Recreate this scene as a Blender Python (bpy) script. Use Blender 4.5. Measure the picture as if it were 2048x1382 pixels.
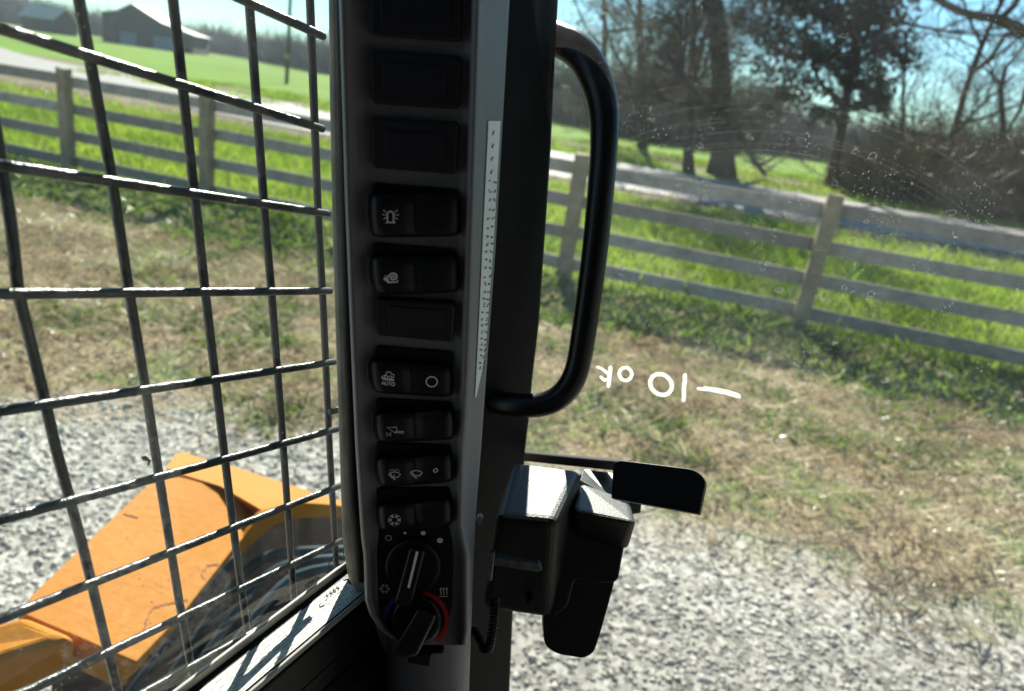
import bpy, bmesh, math, random
import numpy as np
from mathutils import Vector, Matrix

scene = bpy.context.scene
for o in list(bpy.data.objects): bpy.data.objects.remove(o)
random.seed(7); RNG = np.random.default_rng(11)
COL = scene.collection

# ------------------------------------------------------------------ camera, sky, sun, exposure
FPX, CX, CY, EYE = 1480.0, 1024.0, 691.0, 2.0      # lens in photo pixels, principal point, eye height (m)
_d = np.array([-.145, 1, .3453]); _d /= np.linalg.norm(_d)
_up = -_d; _f = np.array([0, 0, 1.0]); _Y = _f - _f @ _up * _up; _Y /= np.linalg.norm(_Y); _X = np.cross(_Y, _up)
RM = np.array([_X, _Y, _up])                        # camera (x right, y down, z forward) -> world
CAM = np.array([0, 0, EYE])
cam = bpy.data.cameras.new("camera"); co = bpy.data.objects.new("camera", cam); COL.objects.link(co)
cam.sensor_width = 36; cam.lens = 36 * FPX / 2048; cam.clip_start = .02; cam.clip_end = 2000
mw = np.eye(4); mw[:3, 0] = RM[:, 0]; mw[:3, 1] = -RM[:, 1]; mw[:3, 2] = -RM[:, 2]; mw[:3, 3] = CAM
co.matrix_world = Matrix(mw.tolist())
cam.dof.use_dof = True; cam.dof.focus_distance = .52; cam.dof.aperture_fstop = 7.6
scene.camera = co
SUN_EL, SUN_AZ = math.radians(34), math.radians(-3)  # azimuth measured from +Y towards +X
sd = Vector((math.sin(SUN_AZ) * math.cos(SUN_EL), math.cos(SUN_AZ) * math.cos(SUN_EL), math.sin(SUN_EL)))
world = bpy.data.worlds.new("World"); scene.world = world; world.use_nodes = True
wn = world.node_tree.nodes; wl = world.node_tree.links
sky = wn.new("ShaderNodeTexSky"); sky.sky_type = 'NISHITA'; sky.sun_disc = False
sky.sun_elevation = SUN_EL; sky.sun_rotation = SUN_AZ; sky.air_density = 1.0; sky.dust_density = 0; sky.ozone_density = 1.2
bg = wn["Background"]; tn_ = wn.new("ShaderNodeMix"); tn_.data_type = 'RGBA'; tn_.blend_type = 'MULTIPLY'; tn_.inputs[0].default_value = 1; tn_.inputs[7].default_value = (.60, .93, 1.02, 1)
wl.new(sky.outputs[0], tn_.inputs[6]); wl.new(tn_.outputs[2], bg.inputs[0]); bg.inputs[1].default_value = .055
sun = bpy.data.lights.new("sun", 'SUN'); sun.energy = 4.6; sun.angle = math.radians(.53); sun.color = (1, .94, .83)
so = bpy.data.objects.new("sun", sun); COL.objects.link(so); so.rotation_euler = sd.to_track_quat('Z', 'Y').to_euler()
scene.view_settings.view_transform = 'Standard'; scene.view_settings.look = 'None'
scene.view_settings.exposure = 1.42; scene.view_settings.gamma = 1; scene.view_settings.use_curve_mapping = False
scene.cycles.max_bounces = 10; scene.cycles.transparent_max_bounces = 24

# ------------------------------------------------------------------ geometry helpers
def ray(x, y): return RM @ np.array([(x - CX) / FPX, (y - CY) / FPX, 1.0])
def P(x, y, z): return ray(x, y) * z + CAM                       # photo pixel at depth z (m) -> world
def G(x, y, z0=0.0):
    r = ray(x, y); return r * ((z0 - EYE) / r[2]) + CAM          # photo pixel -> point on the ground
def cw(v): return RM @ np.array(v, float)

class Plane:
    """a real plane: 1/depth = a + b x + c y over photo pixels"""
    def __init__(s, a, b, c):
        s.a, s.b, s.c = a, b, c
        n = np.array([b * FPX, c * FPX, a + b * CX + c * CY]); n = cw(n); s.n = n / np.linalg.norm(n)
        if s.n @ cw((0, 0, 1)) > 0: s.n = -s.n                  # towards the camera
    def pt(s, x, y, off=0.0):                                      # on the plane shifted by off, seen at this pixel
        r = ray(x, y); return CAM + r * (1 / (s.a + s.b * x + s.c * y) + off / (s.n @ r))
def plane_pts(p1, p2, p3):
    A = np.array([[1, p[0], p[1]] for p in (p1, p2, p3)], float); r = np.linalg.solve(A, np.array([1 / p[2] for p in (p1, p2, p3)]))
    return Plane(*r)
def plane_nd(n, dist):                                           # camera-space normal
    return Plane((-n[0] * CX / FPX - n[1] * CY / FPX + n[2]) / dist, n[0] / FPX / dist, n[1] / FPX / dist)

class MB:
    def __init__(s): s.v = []; s.f = []; s.m = []
    def add(s, vs, fs, mi=0):
        k = len(s.v); s.v += [tuple(float(c) for c in v) for v in vs]
        s.f += [tuple(i + k for i in f) for f in fs]; s.m += [mi] * len(fs); return s
    def build(s, name, mats, parent=None, smooth=False, loc=None):
        if not isinstance(mats, (list, tuple)): mats = [mats]
        me = bpy.data.meshes.new(name); v = np.array(s.v)
        l = np.array(loc if loc is not None else (0, 0, 0), float)
        base = l + (np.array(parent['_w']) if parent is not None else 0)
        me.from_pydata((v - base).tolist(), [], s.f)
        for m in mats: me.materials.append(m)
        me.polygons.foreach_set('material_index', s.m)
        if smooth: me.polygons.foreach_set('use_smooth', [True] * len(s.f))
        me.update(); ob = bpy.data.objects.new(name, me); COL.objects.link(ob); ob.location = l
        if parent is not None: ob.parent = parent
        ob['_w'] = base.tolist()
        return ob
def tag(o, label=None, cat=None, group=None, kind=None):
    for k, v in (('label', label), ('category', cat), ('group', group), ('kind', kind)):
        if v: o[k] = v
    return o
def thing(name, loc, label, cat, group=None):
    o = bpy.data.objects.new(name, None); COL.objects.link(o); o.location = loc; o['_w'] = [float(c) for c in loc]
    o.empty_display_size = .1
    return tag(o, label, cat, group)

def tube(mb, pts, rad, sides=10, mi=0, caps=True, flat=1.0):
    pts = [np.array(p, float) for p in pts]; n = len(pts); rs = rad if hasattr(rad, '__len__') else [rad] * n
    up = np.array([.13, .21, 1.0]); vs = []; prev = None
    for i, p in enumerate(pts):
        t = pts[min(i + 1, n - 1)] - pts[max(i - 1, 0)]; t /= (np.linalg.norm(t) + 1e-12)
        a = np.cross(t, up) if prev is None else prev - (prev @ t) * t
        a /= (np.linalg.norm(a) + 1e-12); prev = a; b = np.cross(t, a)
        for k in range(sides):
            w = 2 * math.pi * k / sides; vs.append(p + rs[i] * (math.cos(w) * a * flat + math.sin(w) * b))
    fs = [(i * sides + k, i * sides + (k + 1) % sides, (i + 1) * sides + (k + 1) % sides, (i + 1) * sides + k) for i in range(n - 1) for k in range(sides)]
    if caps: fs += [tuple(range(sides))[::-1], tuple((n - 1) * sides + k for k in range(sides))]
    mb.add(vs, fs, mi)
def box(mb, c, ax, ay, az, mi=0):
    c, ax, ay, az = [np.array(q, float) for q in (c, ax, ay, az)]
    vs = [c + i * ax + j * ay + k * az for i in (-1, 1) for j in (-1, 1) for k in (-1, 1)]
    mb.add(vs, [(0, 1, 3, 2), (4, 6, 7, 5), (0, 4, 5, 1), (2, 3, 7, 6), (0, 2, 6, 4), (1, 5, 7, 3)], mi)
def rnd(poly, r, seg=5):
    """round the corners of a pixel polygon; r is one radius or one per corner"""
    out = []; n = len(poly)
    for i in range(n):
        p0, p1, p2 = [np.array(poly[(i + k) % n], float) for k in (-1, 0, 1)]
        ri = r[i] if hasattr(r, '__len__') else r
        a, b = p0 - p1, p2 - p1; la, lb = np.linalg.norm(a), np.linalg.norm(b)
        d = min(ri, la * .48, lb * .48)
        if d < .3: out.append(tuple(p1)); continue
        s, e = p1 + a / la * d, p1 + b / lb * d
        for k in range(seg + 1):
            t = k / seg; out.append(tuple((1 - t) ** 2 * s + 2 * t * (1 - t) * p1 + t * t * e))
    return out
def prism(mb, front, back, bev=0.0, mi=0, seg=3):
    """closed solid between two equal loops of world points, front rim bevelled"""
    bm = bmesh.new(); F = [bm.verts.new(p) for p in front]; B = [bm.verts.new(p) for p in back]; n = len(F)
    ff = bm.faces.new(F); bm.faces.new(B[::-1])
    for i in range(n): bm.faces.new((F[i], B[i], B[(i + 1) % n], F[(i + 1) % n]))
    bmesh.ops.recalc_face_normals(bm, faces=bm.faces)
    if bev: bmesh.ops.bevel(bm, geom=list(ff.edges), offset=bev, segments=seg, affect='EDGES', profile=.5, clamp_overlap=True)
    bm.verts.index_update()
    mb.add([v.co[:] for v in bm.verts], [tuple(v.index for v in f.verts) for f in bm.faces], mi); bm.free()
def slab(mb, poly, pl, off, thick, bev=0.0, mi=0, seg=3):
    prism(mb, [pl.pt(x, y, off) for x, y in poly], [pl.pt(x, y, off) - pl.n * thick for x, y in poly], bev, mi, seg)
def stroke(mb, pts, w, surf, mi=0, closed=False, th=.00025):
    """a printed or painted line of pixel width w following surf(x, y) -> world; thin but solid ink"""
    pts = [np.array(p, float) for p in pts]; n = len(pts); L = []; Rr = []
    for i in range(n):
        a = pts[i - 1] if (i > 0 or closed) else pts[i]; b = pts[(i + 1) % n] if (i < n - 1 or closed) else pts[i]
        t = b - a; t /= (np.linalg.norm(t) + 1e-9); q = np.array([-t[1], t[0]]) * w / 2
        L.append(surf(*(pts[i] + q))); Rr.append(surf(*(pts[i] - q)))
    fs = []; m = n if closed else n - 1
    for i in range(m): j = (i + 1) % n; fs.append((i, j, n + j, n + i))
    mb.add(L + Rr, fs, mi)
def circ(cx, cy, rx, ry=None, n=20, a0=0, a1=360, rot=0):
    ry = rx if ry is None else ry; o = []; cr, sr = math.cos(math.radians(rot)), math.sin(math.radians(rot))
    full = abs(a1 - a0) >= 360
    for k in range(n):
        a = math.radians(a0 + (a1 - a0) * k / (n if full else n - 1)); x, y = rx * math.cos(a), ry * math.sin(a)
        o.append((cx + x * cr - y * sr, cy + x * sr + y * cr))
    return o
def blob(mb, pts, surf, mi=0): mb.add([surf(*p) for p in pts], [tuple(range(len(pts)))], mi)

# ------------------------------------------------------------------ materials
def M(name, col, rough=.6, metal=0.0, var=0.0, vscale=40, bump=0.0, bscale=200, spec=.5, trans=0.0, coat=0.0, col2=None):
    m = bpy.data.materials.new(name); m.use_nodes = True; nt = m.node_tree; b = nt.nodes["Principled BSDF"]
    c = (*col, 1); b.inputs["Base Color"].default_value = c; b.inputs["Roughness"].default_value = rough
    b.inputs["Metallic"].default_value = metal; b.inputs["Specular IOR Level"].default_value = spec
    if coat: b.inputs["Coat Weight"].default_value = coat; b.inputs["Coat Roughness"].default_value = .15
    tc = nt.nodes.new("ShaderNodeTexCoord")
    if var or col2:
        nz = nt.nodes.new("ShaderNodeTexNoise"); nz.inputs["Scale"].default_value = vscale; nz.inputs["Detail"].default_value = 6
        nz.inputs["Roughness"].default_value = .65
        nt.links.new(tc.outputs["Object"], nz.inputs["Vector"])
        rp = nt.nodes.new("ShaderNodeValToRGB"); nt.links.new(nz.outputs["Fac"], rp.inputs["Fac"])
        d = col2 or [x * (1 - var) for x in col]; e = col if col2 else [min(1, x * (1 + var)) for x in col]
        rp.color_ramp.elements[0].position = .35; rp.color_ramp.elements[1].position = .65
        rp.color_ramp.elements[0].color = (*d, 1); rp.color_ramp.elements[1].color = (*e, 1)
        nt.links.new(rp.outputs["Color"], b.inputs["Base Color"])
    if bump:
        n2 = nt.nodes.new("ShaderNodeTexNoise"); n2.inputs["Scale"].default_value = bscale; n2.inputs["Detail"].default_value = 4
        nt.links.new(tc.outputs["Object"], n2.inputs["Vector"])
        bp = nt.nodes.new("ShaderNodeBump"); bp.inputs["Strength"].default_value = bump; bp.inputs["Distance"].default_value = .4 / bscale * 2
        nt.links.new(n2.outputs["Fac"], bp.inputs["Height"]); nt.links.new(bp.outputs["Normal"], b.inputs["Normal"])
    return m
def leafmat(name, cols, transl=.45, rough=.6, scale=.6, gloss=.03):
    """vegetation: colour varies per blade and in patches; light passes through it"""
    m = bpy.data.materials.new(name); m.use_nodes = True; nt = m.node_tree; nt.nodes.clear(); N = nt.nodes.new; Lk = nt.links.new
    out = N("ShaderNodeOutputMaterial"); geo = N("ShaderNodeNewGeometry"); rp = N("ShaderNodeValToRGB")
    nz = N("ShaderNodeTexNoise"); nz.inputs["Scale"].default_value = scale; nz.inputs["Detail"].default_value = 3
    Lk(geo.outputs["Position"], nz.inputs["Vector"])
    ad = N("ShaderNodeMath"); ad.operation = 'MULTIPLY_ADD'; ad.inputs[1].default_value = .45; Lk(geo.outputs["Random Per Island"], ad.inputs[0])
    sb = N("ShaderNodeMath"); sb.operation = 'MULTIPLY_ADD'; sb.inputs[1].default_value = 1.5; sb.inputs[2].default_value = -.47
    Lk(nz.outputs["Fac"], sb.inputs[0]); Lk(sb.outputs[0], ad.inputs[2]); Lk(ad.outputs[0], rp.inputs["Fac"])
    el = rp.color_ramp.elements
    while len(el) < len(cols): el.new(.5)
    for i, c in enumerate(cols): el[i].position = i / (len(cols) - 1); el[i].color = (*c, 1)
    d = N("ShaderNodeBsdfDiffuse"); t = N("ShaderNodeBsdfTranslucent"); mx = N("ShaderNodeMixShader"); mx.inputs[0].default_value = transl
    g = N("ShaderNodeBsdfGlossy"); g.inputs["Roughness"].default_value = .35; g.inputs["Color"].default_value = (1, 1, 1, 1)
    m2 = N("ShaderNodeMixShader"); m2.inputs[0].default_value = gloss
    Lk(rp.outputs[0], d.inputs[0]); Lk(rp.outputs[0], t.inputs[0]); Lk(d.outputs[0], mx.inputs[1]); Lk(t.outputs[0], mx.inputs[2])
    Lk(mx.outputs[0], m2.inputs[1]); Lk(g.outputs[0], m2.inputs[2]); Lk(m2.outputs[0], out.inputs[0])
    return m
def glassmat(name, tint, dust, scale, streak=(1, 1, 1), grit=.25, refl=.2):
    """clear pane with a film of dust and small dirt specks"""
    m = bpy.data.materials.new(name); m.use_nodes = True; nt = m.node_tree; nt.nodes.clear(); N = nt.nodes.new; Lk = nt.links.new
    out = N("ShaderNodeOutputMaterial"); tc = N("ShaderNodeTexCoord"); mp = N("ShaderNodeMapping"); mp.inputs["Scale"].default_value = streak
    Lk(tc.outputs["Object"], mp.inputs["Vector"])
    nz = N("ShaderNodeTexNoise"); nz.inputs["Scale"].default_value = scale; nz.inputs["Detail"].default_value = 7; nz.inputs["Roughness"].default_value = .65
    Lk(mp.outputs[0], nz.inputs["Vector"])
    r1 = N("ShaderNodeMapRange"); r1.inputs["From Min"].default_value = .38; r1.inputs["From Max"].default_value = .75
    r1.inputs["To Min"].default_value = dust[0]; r1.inputs["To Max"].default_value = dust[1]; Lk(nz.outputs["Fac"], r1.inputs["Value"])
    vo = N("ShaderNodeTexVoronoi"); vo.inputs["Scale"].default_value = 420; Lk(tc.outputs["Object"], vo.inputs["Vector"])
    r2 = N("ShaderNodeMapRange"); r2.inputs["From Min"].default_value = .10; r2.inputs["From Max"].default_value = .17
    r2.inputs["To Min"].default_value = grit; r2.inputs["To Max"].default_value = 0; Lk(vo.outputs["Distance"], r2.inputs["Value"])
    n3 = N("ShaderNodeTexNoise"); n3.inputs["Scale"].default_value = 28; Lk(tc.outputs["Object"], n3.inputs["Vector"])
    r3 = N("ShaderNodeMapRange"); r3.inputs["From Min"].default_value = .52; r3.inputs["From Max"].default_value = .68; Lk(n3.outputs["Fac"], r3.inputs["Value"])
    mu = N("ShaderNodeMath"); mu.operation = 'MULTIPLY'; Lk(r2.outputs[0], mu.inputs[0]); Lk(r3.outputs[0], mu.inputs[1])
    ad = N("ShaderNodeMath"); ad.operation = 'ADD'; ad.use_clamp = True; Lk(r1.outputs[0], ad.inputs[0]); Lk(mu.outputs[0], ad.inputs[1])
    tr = N("ShaderNodeBsdfTransparent"); tr.inputs[0].default_value = (*tint, 1)
    gl = N("ShaderNodeBsdfGlossy"); gl.inputs["Roughness"].default_value = .0
    fr = N("ShaderNodeFresnel"); fr.inputs["IOR"].default_value = 1.45
    fm = N("ShaderNodeMath"); fm.operation = 'MULTIPLY'; fm.inputs[1].default_value = refl; Lk(fr.outputs[0], fm.inputs[0])
    m1 = N("ShaderNodeMixShader"); Lk(fm.outputs[0], m1.inputs[0]); Lk(tr.outputs[0], m1.inputs[1]); Lk(gl.outputs[0], m1.inputs[2])
    di = N("ShaderNodeBsdfDiffuse"); di.inputs[0].default_value = (.75, .75, .72, 1); tl = N("ShaderNodeBsdfTranslucent"); tl.inputs[0].default_value = (.85, .87, .85, 1)
    m2 = N("ShaderNodeMixShader"); m2.inputs[0].default_value = .6; Lk(di.outputs[0], m2.inputs[1]); Lk(tl.outputs[0], m2.inputs[2])
    m3 = N("ShaderNodeMixShader"); Lk(ad.outputs[0], m3.inputs[0]); Lk(m1.outputs[0], m3.inputs[1]); Lk(m2.outputs[0], m3.inputs[2])
    Lk(m3.outputs[0], out.inputs[0]); return m

def filmmat(name, col, alpha, streaky=False):
    m = bpy.data.materials.new(name); m.use_nodes = True; nt = m.node_tree; nt.nodes.clear(); N = nt.nodes.new; Lk = nt.links.new
    out = N("ShaderNodeOutputMaterial"); tr = N("ShaderNodeBsdfTransparent"); tl = N("ShaderNodeBsdfTranslucent"); tl.inputs[0].default_value = (*col, 1)
    di = N("ShaderNodeBsdfDiffuse"); di.inputs[0].default_value = (*col, 1); a = N("ShaderNodeMixShader"); a.inputs[0].default_value = .6
    Lk(di.outputs[0], a.inputs[1]); Lk(tl.outputs[0], a.inputs[2]); b = N("ShaderNodeMixShader"); b.inputs[0].default_value = alpha
    Lk(tr.outputs[0], b.inputs[1]); Lk(a.outputs[0], b.inputs[2]); Lk(b.outputs[0], out.inputs[0])
    if streaky:                                                  # dry brushed paint with gaps along the stroke
        tc = N("ShaderNodeTexCoord"); mp = N("ShaderNodeMapping"); mp.inputs["Scale"].default_value = (1, 1, .35); nz = N("ShaderNodeTexNoise"); nz.inputs["Scale"].default_value = 950; nz.inputs["Detail"].default_value = 3
        rg = N("ShaderNodeMapRange"); rg.inputs["From Min"].default_value = .36; rg.inputs["From Max"].default_value = .52; rg.inputs["To Min"].default_value, rg.inputs["To Max"].default_value = streaky
        Lk(tc.outputs["Object"], mp.inputs[0]); Lk(mp.outputs[0], nz.inputs["Vector"]); Lk(nz.outputs["Fac"], rg.inputs["Value"]); Lk(rg.outputs[0], b.inputs[0])
    return m

MT = dict(
    black=M("black_plastic", (.006, .006, .008), .5, spec=.25, bump=.25, bscale=900),
    blackp=M("black_paint", (.004, .004, .005), .45, spec=.2, var=.4, vscale=30, bump=.1, bscale=300),
    rubber=M("black_rubber", (.014, .014, .014), .7, bump=.2, bscale=500),
    rocker=M("rocker_plastic", (.005, .006, .010), .42, spec=.3, bump=.1, bscale=1200),
    panel=M("grey_plastic", (.17, .17, .185), .5, bump=.2, bscale=1400, var=.05, vscale=60),
    frame=M("window_frame_paint", (.26, .24, .20), .5, var=.3, vscale=35, bump=.15, bscale=400),
    box=M("latch_plastic", (.004, .004, .005), .5, spec=.25, bump=.5, bscale=900),
    wire=M("guard_wire_paint", (.022, .028, .03), .33, var=.5, vscale=50, bump=.3, bscale=160, spec=.6, col2=(.05, .06, .058)),
    handle=M("handle_paint", (.005, .005, .006), .3, spec=.3, var=.5, vscale=120, bump=.15, bscale=500), cover=M("cover_plastic", (.012, .012, .019), .38, spec=.5, bump=.1, bscale=1200), boxtop=M("sunlit_latch_top", (.075, .08, .078), .45, spec=.6, bump=.5, bscale=900, var=.2, vscale=700),  # boxtop: latch plastic painted lighter as sunlight on the upward faces
    liner=M("grey_headliner", (.20, .20, .20), .9, var=.1, vscale=60), white=M("white_ink", (.85, .85, .88), .6), red=M("red_ink", (.5, .01, .01), .5), blue=M("blue_ink", (.02, .05, .35), .5),  # liner: unseen cab lining, kept pale to bounce light onto the switches
    marker=filmmat("paint_marker", (.92, .95, .82), .97, (.45, .98)),
    decal=M("cream_decal", (.80, .80, .68), .55, var=.06, vscale=200), ink=M("faded_print", (.42, .42, .36), .6), dark_ink=M("dark_print", (.06, .06, .06), .6),
    label=M("white_label", (.88, .92, .92), .45, var=.05, vscale=80), edge=M("bright_edge", (.35, .35, .33), .5),
    steel=M("worn_steel", (.18, .19, .19), .4, metal=.7, var=.4, vscale=120), bolt=M("zinc_bolt", (.5, .55, .55), .35, metal=.8),
    orange=M("orange_paint", (.48, .195, .018), .7, spec=.15, col2=(.44, .17, .014), vscale=9, bump=.12, bscale=60),
    chip=M("chipped_primer", (.28, .09, .02), .8), chipw=M("bare_scuff", (.5, .42, .32), .7, var=.5, vscale=300),
    body=M("shaded_chassis", (.004, .003, .0025), .9, spec=.05, col2=(.010, .006, .004), vscale=12, bump=.3, bscale=50),  # brown-black chassis, darkened further in colour to stand for the arm's shade
    hose=M("hydraulic_hose", (.05, .075, .08), .35, var=.3, vscale=20),
    glassF=glassmat("door_glass", (.96, .985, .975), (.005, .032), 9, (1, 1, 1), .5),
    glassS=glassmat("side_glass", (.93, .97, .96), (.004, .035), 7, (1, 1, 1), .3, .06),
    scratch=filmmat("scratch", (1, 1, 1), .05, (.003, .045)), spot=filmmat("dried_drop", (1, 1, 1), .12, (.0, .14)),
    wood=M("weathered_board", (.43, .36, .31), .85, col2=(.28, .235, .205), vscale=7, bump=.5, bscale=60),
    post=M("weathered_post", (.36, .27, .175), .85, col2=(.22, .165, .11), vscale=9, bump=.5, bscale=50),
    barn=M("dark_barn_board", (.05, .052, .058), .85, col2=(.03, .032, .036), vscale=1.5), roof=M("tin_roof", (.55, .50, .42), .6, col2=(.45, .38, .30), vscale=.8),
    bdoor=M("blue_grey_door", (.16, .21, .28), .6), pole=M("creosote_pole", (.09, .08, .06), .9), yellow=M("yellow_sign", (.45, .33, .12), .6),
    bark=M("bark", (.10, .082, .068), .95, col2=(.055, .045, .038), vscale=6, bump=.6, bscale=25), barkd=M("dark_bark", (.05, .042, .038), .95, var=.3, vscale=6),
    twig=M("twig", (.075, .058, .045), .9), twigg=M("grey_twig", (.11, .105, .11), .9),
)
MT['dry'] = leafmat("dry_blades", [(.17, .125, .075), (.33, .26, .155), (.52, .445, .29), (.84, .78, .62)], .35, scale=1.2, gloss=.06)
MT['weed'] = leafmat("weed_leaves", [(.035, .07, .012), (.09, .155, .025), (.18, .27, .05), (.36, .44, .14)], .5, scale=1.5, gloss=.06)
MT['lawn'] = leafmat("lawn_blades", [(.075, .13, .014), (.18, .28, .025), (.29, .42, .045), (.44, .56, .09)], .5, scale=.5, gloss=.04)
MT['cedar'] = leafmat("cedar_sprays", [(.010, .018, .012), (.018, .03, .018), (.03, .045, .022)], .2, scale=1, gloss=.02)
MT['brush'] = leafmat("brush_twigs", [(.03, .025, .018), (.08, .06, .042), (.11, .10, .045), (.20, .165, .115)], .1, scale=.6)
MT['woods'] = leafmat("woods_twigs", [(.07, .068, .075), (.10, .098, .105), (.14, .135, .14)], .1, scale=.1)

for key in ('wood', 'post'):
    nt = MT[key].node_tree; b_ = nt.nodes["Principled BSDF"]; src = b_.inputs["Base Color"].links[0].from_socket
    oi = nt.nodes.new("ShaderNodeObjectInfo"); mr = nt.nodes.new("ShaderNodeMapRange"); mr.inputs["To Min"].default_value = .75; mr.inputs["To Max"].default_value = 1.25; nt.links.new(oi.outputs["Random"], mr.inputs["Value"])
    mx = nt.nodes.new("ShaderNodeMix"); mx.data_type = 'RGBA'; mx.blend_type = 'MULTIPLY'; mx.inputs[0].default_value = 1; nt.links.new(src, mx.inputs[6]); nt.links.new(mr.outputs[0], mx.inputs[7]); nt.links.new(mx.outputs[2], b_.inputs["Base Color"])
# ------------------------------------------------------------------ ground: fence coordinates (s along the fence, t beyond it)
_u = np.array([1, -.289]); _u /= np.linalg.norm(_u); _n = np.array([-_u[1], _u[0]]); _o = np.array([0, 9.22])
def ST(s, t): return _o + _u * s + _n * t
def gz(x, y):
    t = (np.asarray(x) - _o[0]) * _n[0] + (np.asarray(y) - _o[1]) * _n[1]
    return -.16 * np.exp(-((t + .2) / 2.2) ** 2) + .015 * np.sin(np.asarray(x) * 2.1 + np.asarray(y)) * np.exp(-((t + 2) / 5) ** 2)

def ground_mat():
    m = bpy.data.materials.new("ground_cover"); m.use_nodes = True; nt = m.node_tree; N = nt.nodes.new; Lk = nt.links.new; b = nt.nodes["Principled BSDF"]
    b.inputs["Roughness"].default_value = .95; b.inputs["Specular IOR Level"].default_value = .1
    geo = N("ShaderNodeNewGeometry")
    def noise(sc, det=5, r=.6, st=None):
        z = N("ShaderNodeTexNoise"); z.inputs["Scale"].default_value = sc; z.inputs["Detail"].default_value = det; z.inputs["Roughness"].default_value = r
        Lk(geo.outputs["Position"], z.inputs["Vector"]); return z.outputs["Fac"]
    def math_(op, a, c, d=None):
        z = N("ShaderNodeMath"); z.operation = op
        for i, q in enumerate((a, c, d)):
            if q is None: continue
            if isinstance(q, (int, float)): z.inputs[i].default_value = q
            else: Lk(q, z.inputs[i])
        return z.outputs[0]
    def step(v, a, c):
        z = N("ShaderNodeMapRange"); z.interpolation_type = 'SMOOTHSTEP'; z.inputs["From Min"].default_value = a; z.inputs["From Max"].default_value = c; Lk(v, z.inputs["Value"]); return z.outputs[0]
    def ramp(v, cols, lo=.3, hi=.7):
        z = N("ShaderNodeValToRGB"); el = z.color_ramp.elements
        while len(el) < len(cols): el.new(.5)
        for i, c in enumerate(cols): el[i].position = lo + (hi - lo) * i / (len(cols) - 1); el[i].color = (*c, 1)
        Lk(v, z.inputs[0]); return z.outputs[0]
    def mix(f, a, c):
        z = N("ShaderNodeMix"); z.data_type = 'RGBA'; Lk(f, z.inputs[0]); Lk(a, z.inputs[6]); Lk(c, z.inputs[7]); return z.outputs[2]
    dt = N("ShaderNodeVectorMath"); dt.operation = 'DOT_PRODUCT'; dt.inputs[1].default_value = (_n[0], _n[1], 0); Lk(geo.outputs["Position"], dt.inputs[0])
    t = math_('SUBTRACT', dt.outputs["Value"], float(_o @ _n))
    big, mid, fine = noise(.7), noise(2.6, 6), noise(28, 6, .7)
    tn = math_('ADD', t, math_('MULTIPLY', math_('SUBTRACT', mid, .5), 1.6))
    vo = N("ShaderNodeTexVoronoi"); vo.inputs["Scale"].default_value = 38; Lk(geo.outputs["Position"], vo.inputs["Vector"])
    sp = N("ShaderNodeSeparateColor"); Lk(vo.outputs["Color"], sp.inputs[0])
    gravel = ramp(sp.outputs[0], [(.18, .172, .148), (.31, .30, .26), (.42, .405, .355), (.56, .54, .475)], .1, .95)
    dry = mix(step(noise(1.9, 5), .47, .60), ramp(fine, [(.10, .075, .045), (.27, .215, .13), (.48, .41, .27)]), ramp(fine, [(.05, .085, .02), (.16, .21, .065), (.34, .37, .17)]))
    green = ramp(fine, [(.02, .055, .008), (.07, .15, .018), (.14, .26, .035)])
    greenfar = ramp(noise(.12, 8, .7), [(.08, .165, .010), (.13, .24, .015), (.18, .29, .03)])
    brown = ramp(fine, [(.10, .075, .05), (.20, .15, .11), (.30, .24, .18)])
    ds_ = N("ShaderNodeVectorMath"); ds_.operation = 'DOT_PRODUCT'; ds_.inputs[1].default_value = (_u[0], _u[1], 0); Lk(geo.outputs["Position"], ds_.inputs[0])
    sh = math_('MINIMUM', math_('MAXIMUM', math_('MULTIPLY', math_('SUBTRACT', .6 + float(_o @ _u), ds_.outputs["Value"]), .5), 0), .9)
    c = mix(step(math_('ADD', tn, sh), -5.7, -4.9), gravel, dry)
    c = mix(step(tn, -2.2, -1.2), c, mix(step(mid, .42, .6), dry, green))
    vg = mix(step(mid, .52, .60), brown, green)
    c = mix(step(tn, 6.6, 8.2), c, vg)
    far = mix(step(big, .60, .72), greenfar, vg)
    c = mix(step(tn, 19, 20), c, far)
    # bare strip among the trees past the road, and the open field behind it
    c = mix(math_('MULTIPLY', step(tn, 21, 22), math_('SUBTRACT', 1, step(tn, 27, 29))), c, mix(step(big, .42, .52), vg, brown))
    c = mix(step(tn, 28, 30), c, greenfar)
    Lk(c, b.inputs["Base Color"])
    bp = N("ShaderNodeBump"); bp.inputs["Strength"].default_value = .6; bp.inputs["Distance"].default_value = .02; Lk(fine, bp.inputs["Height"]); Lk(bp.outputs[0], b.inputs["Normal"])
    return m
MT['ground'] = ground_mat()
xs = np.concatenate([np.linspace(-900, -30, 20), np.linspace(-28, 28, 113), np.linspace(30, 900, 20)])
ys = np.concatenate([np.linspace(-300, -3, 8), np.linspace(-2, 26, 85), np.linspace(28, 60, 12), np.linspace(80, 1500, 14)])
XX, YY = np.meshgrid(xs, ys); ZZ = gz(XX, YY); nx = len(xs)
mb = MB(); mb.v = np.stack([XX.ravel(), YY.ravel(), ZZ.ravel()], 1).tolist()
mb.f = [(j * nx + i, j * nx + i + 1, (j + 1) * nx + i + 1, (j + 1) * nx + i) for j in range(len(ys) - 1) for i in range(nx - 1)]; mb.m = [0] * len(mb.f)
tag(mb.build("ground", MT['ground'], smooth=True), "gravel yard, dry grass and green fields around the fence", kind='structure')
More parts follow.
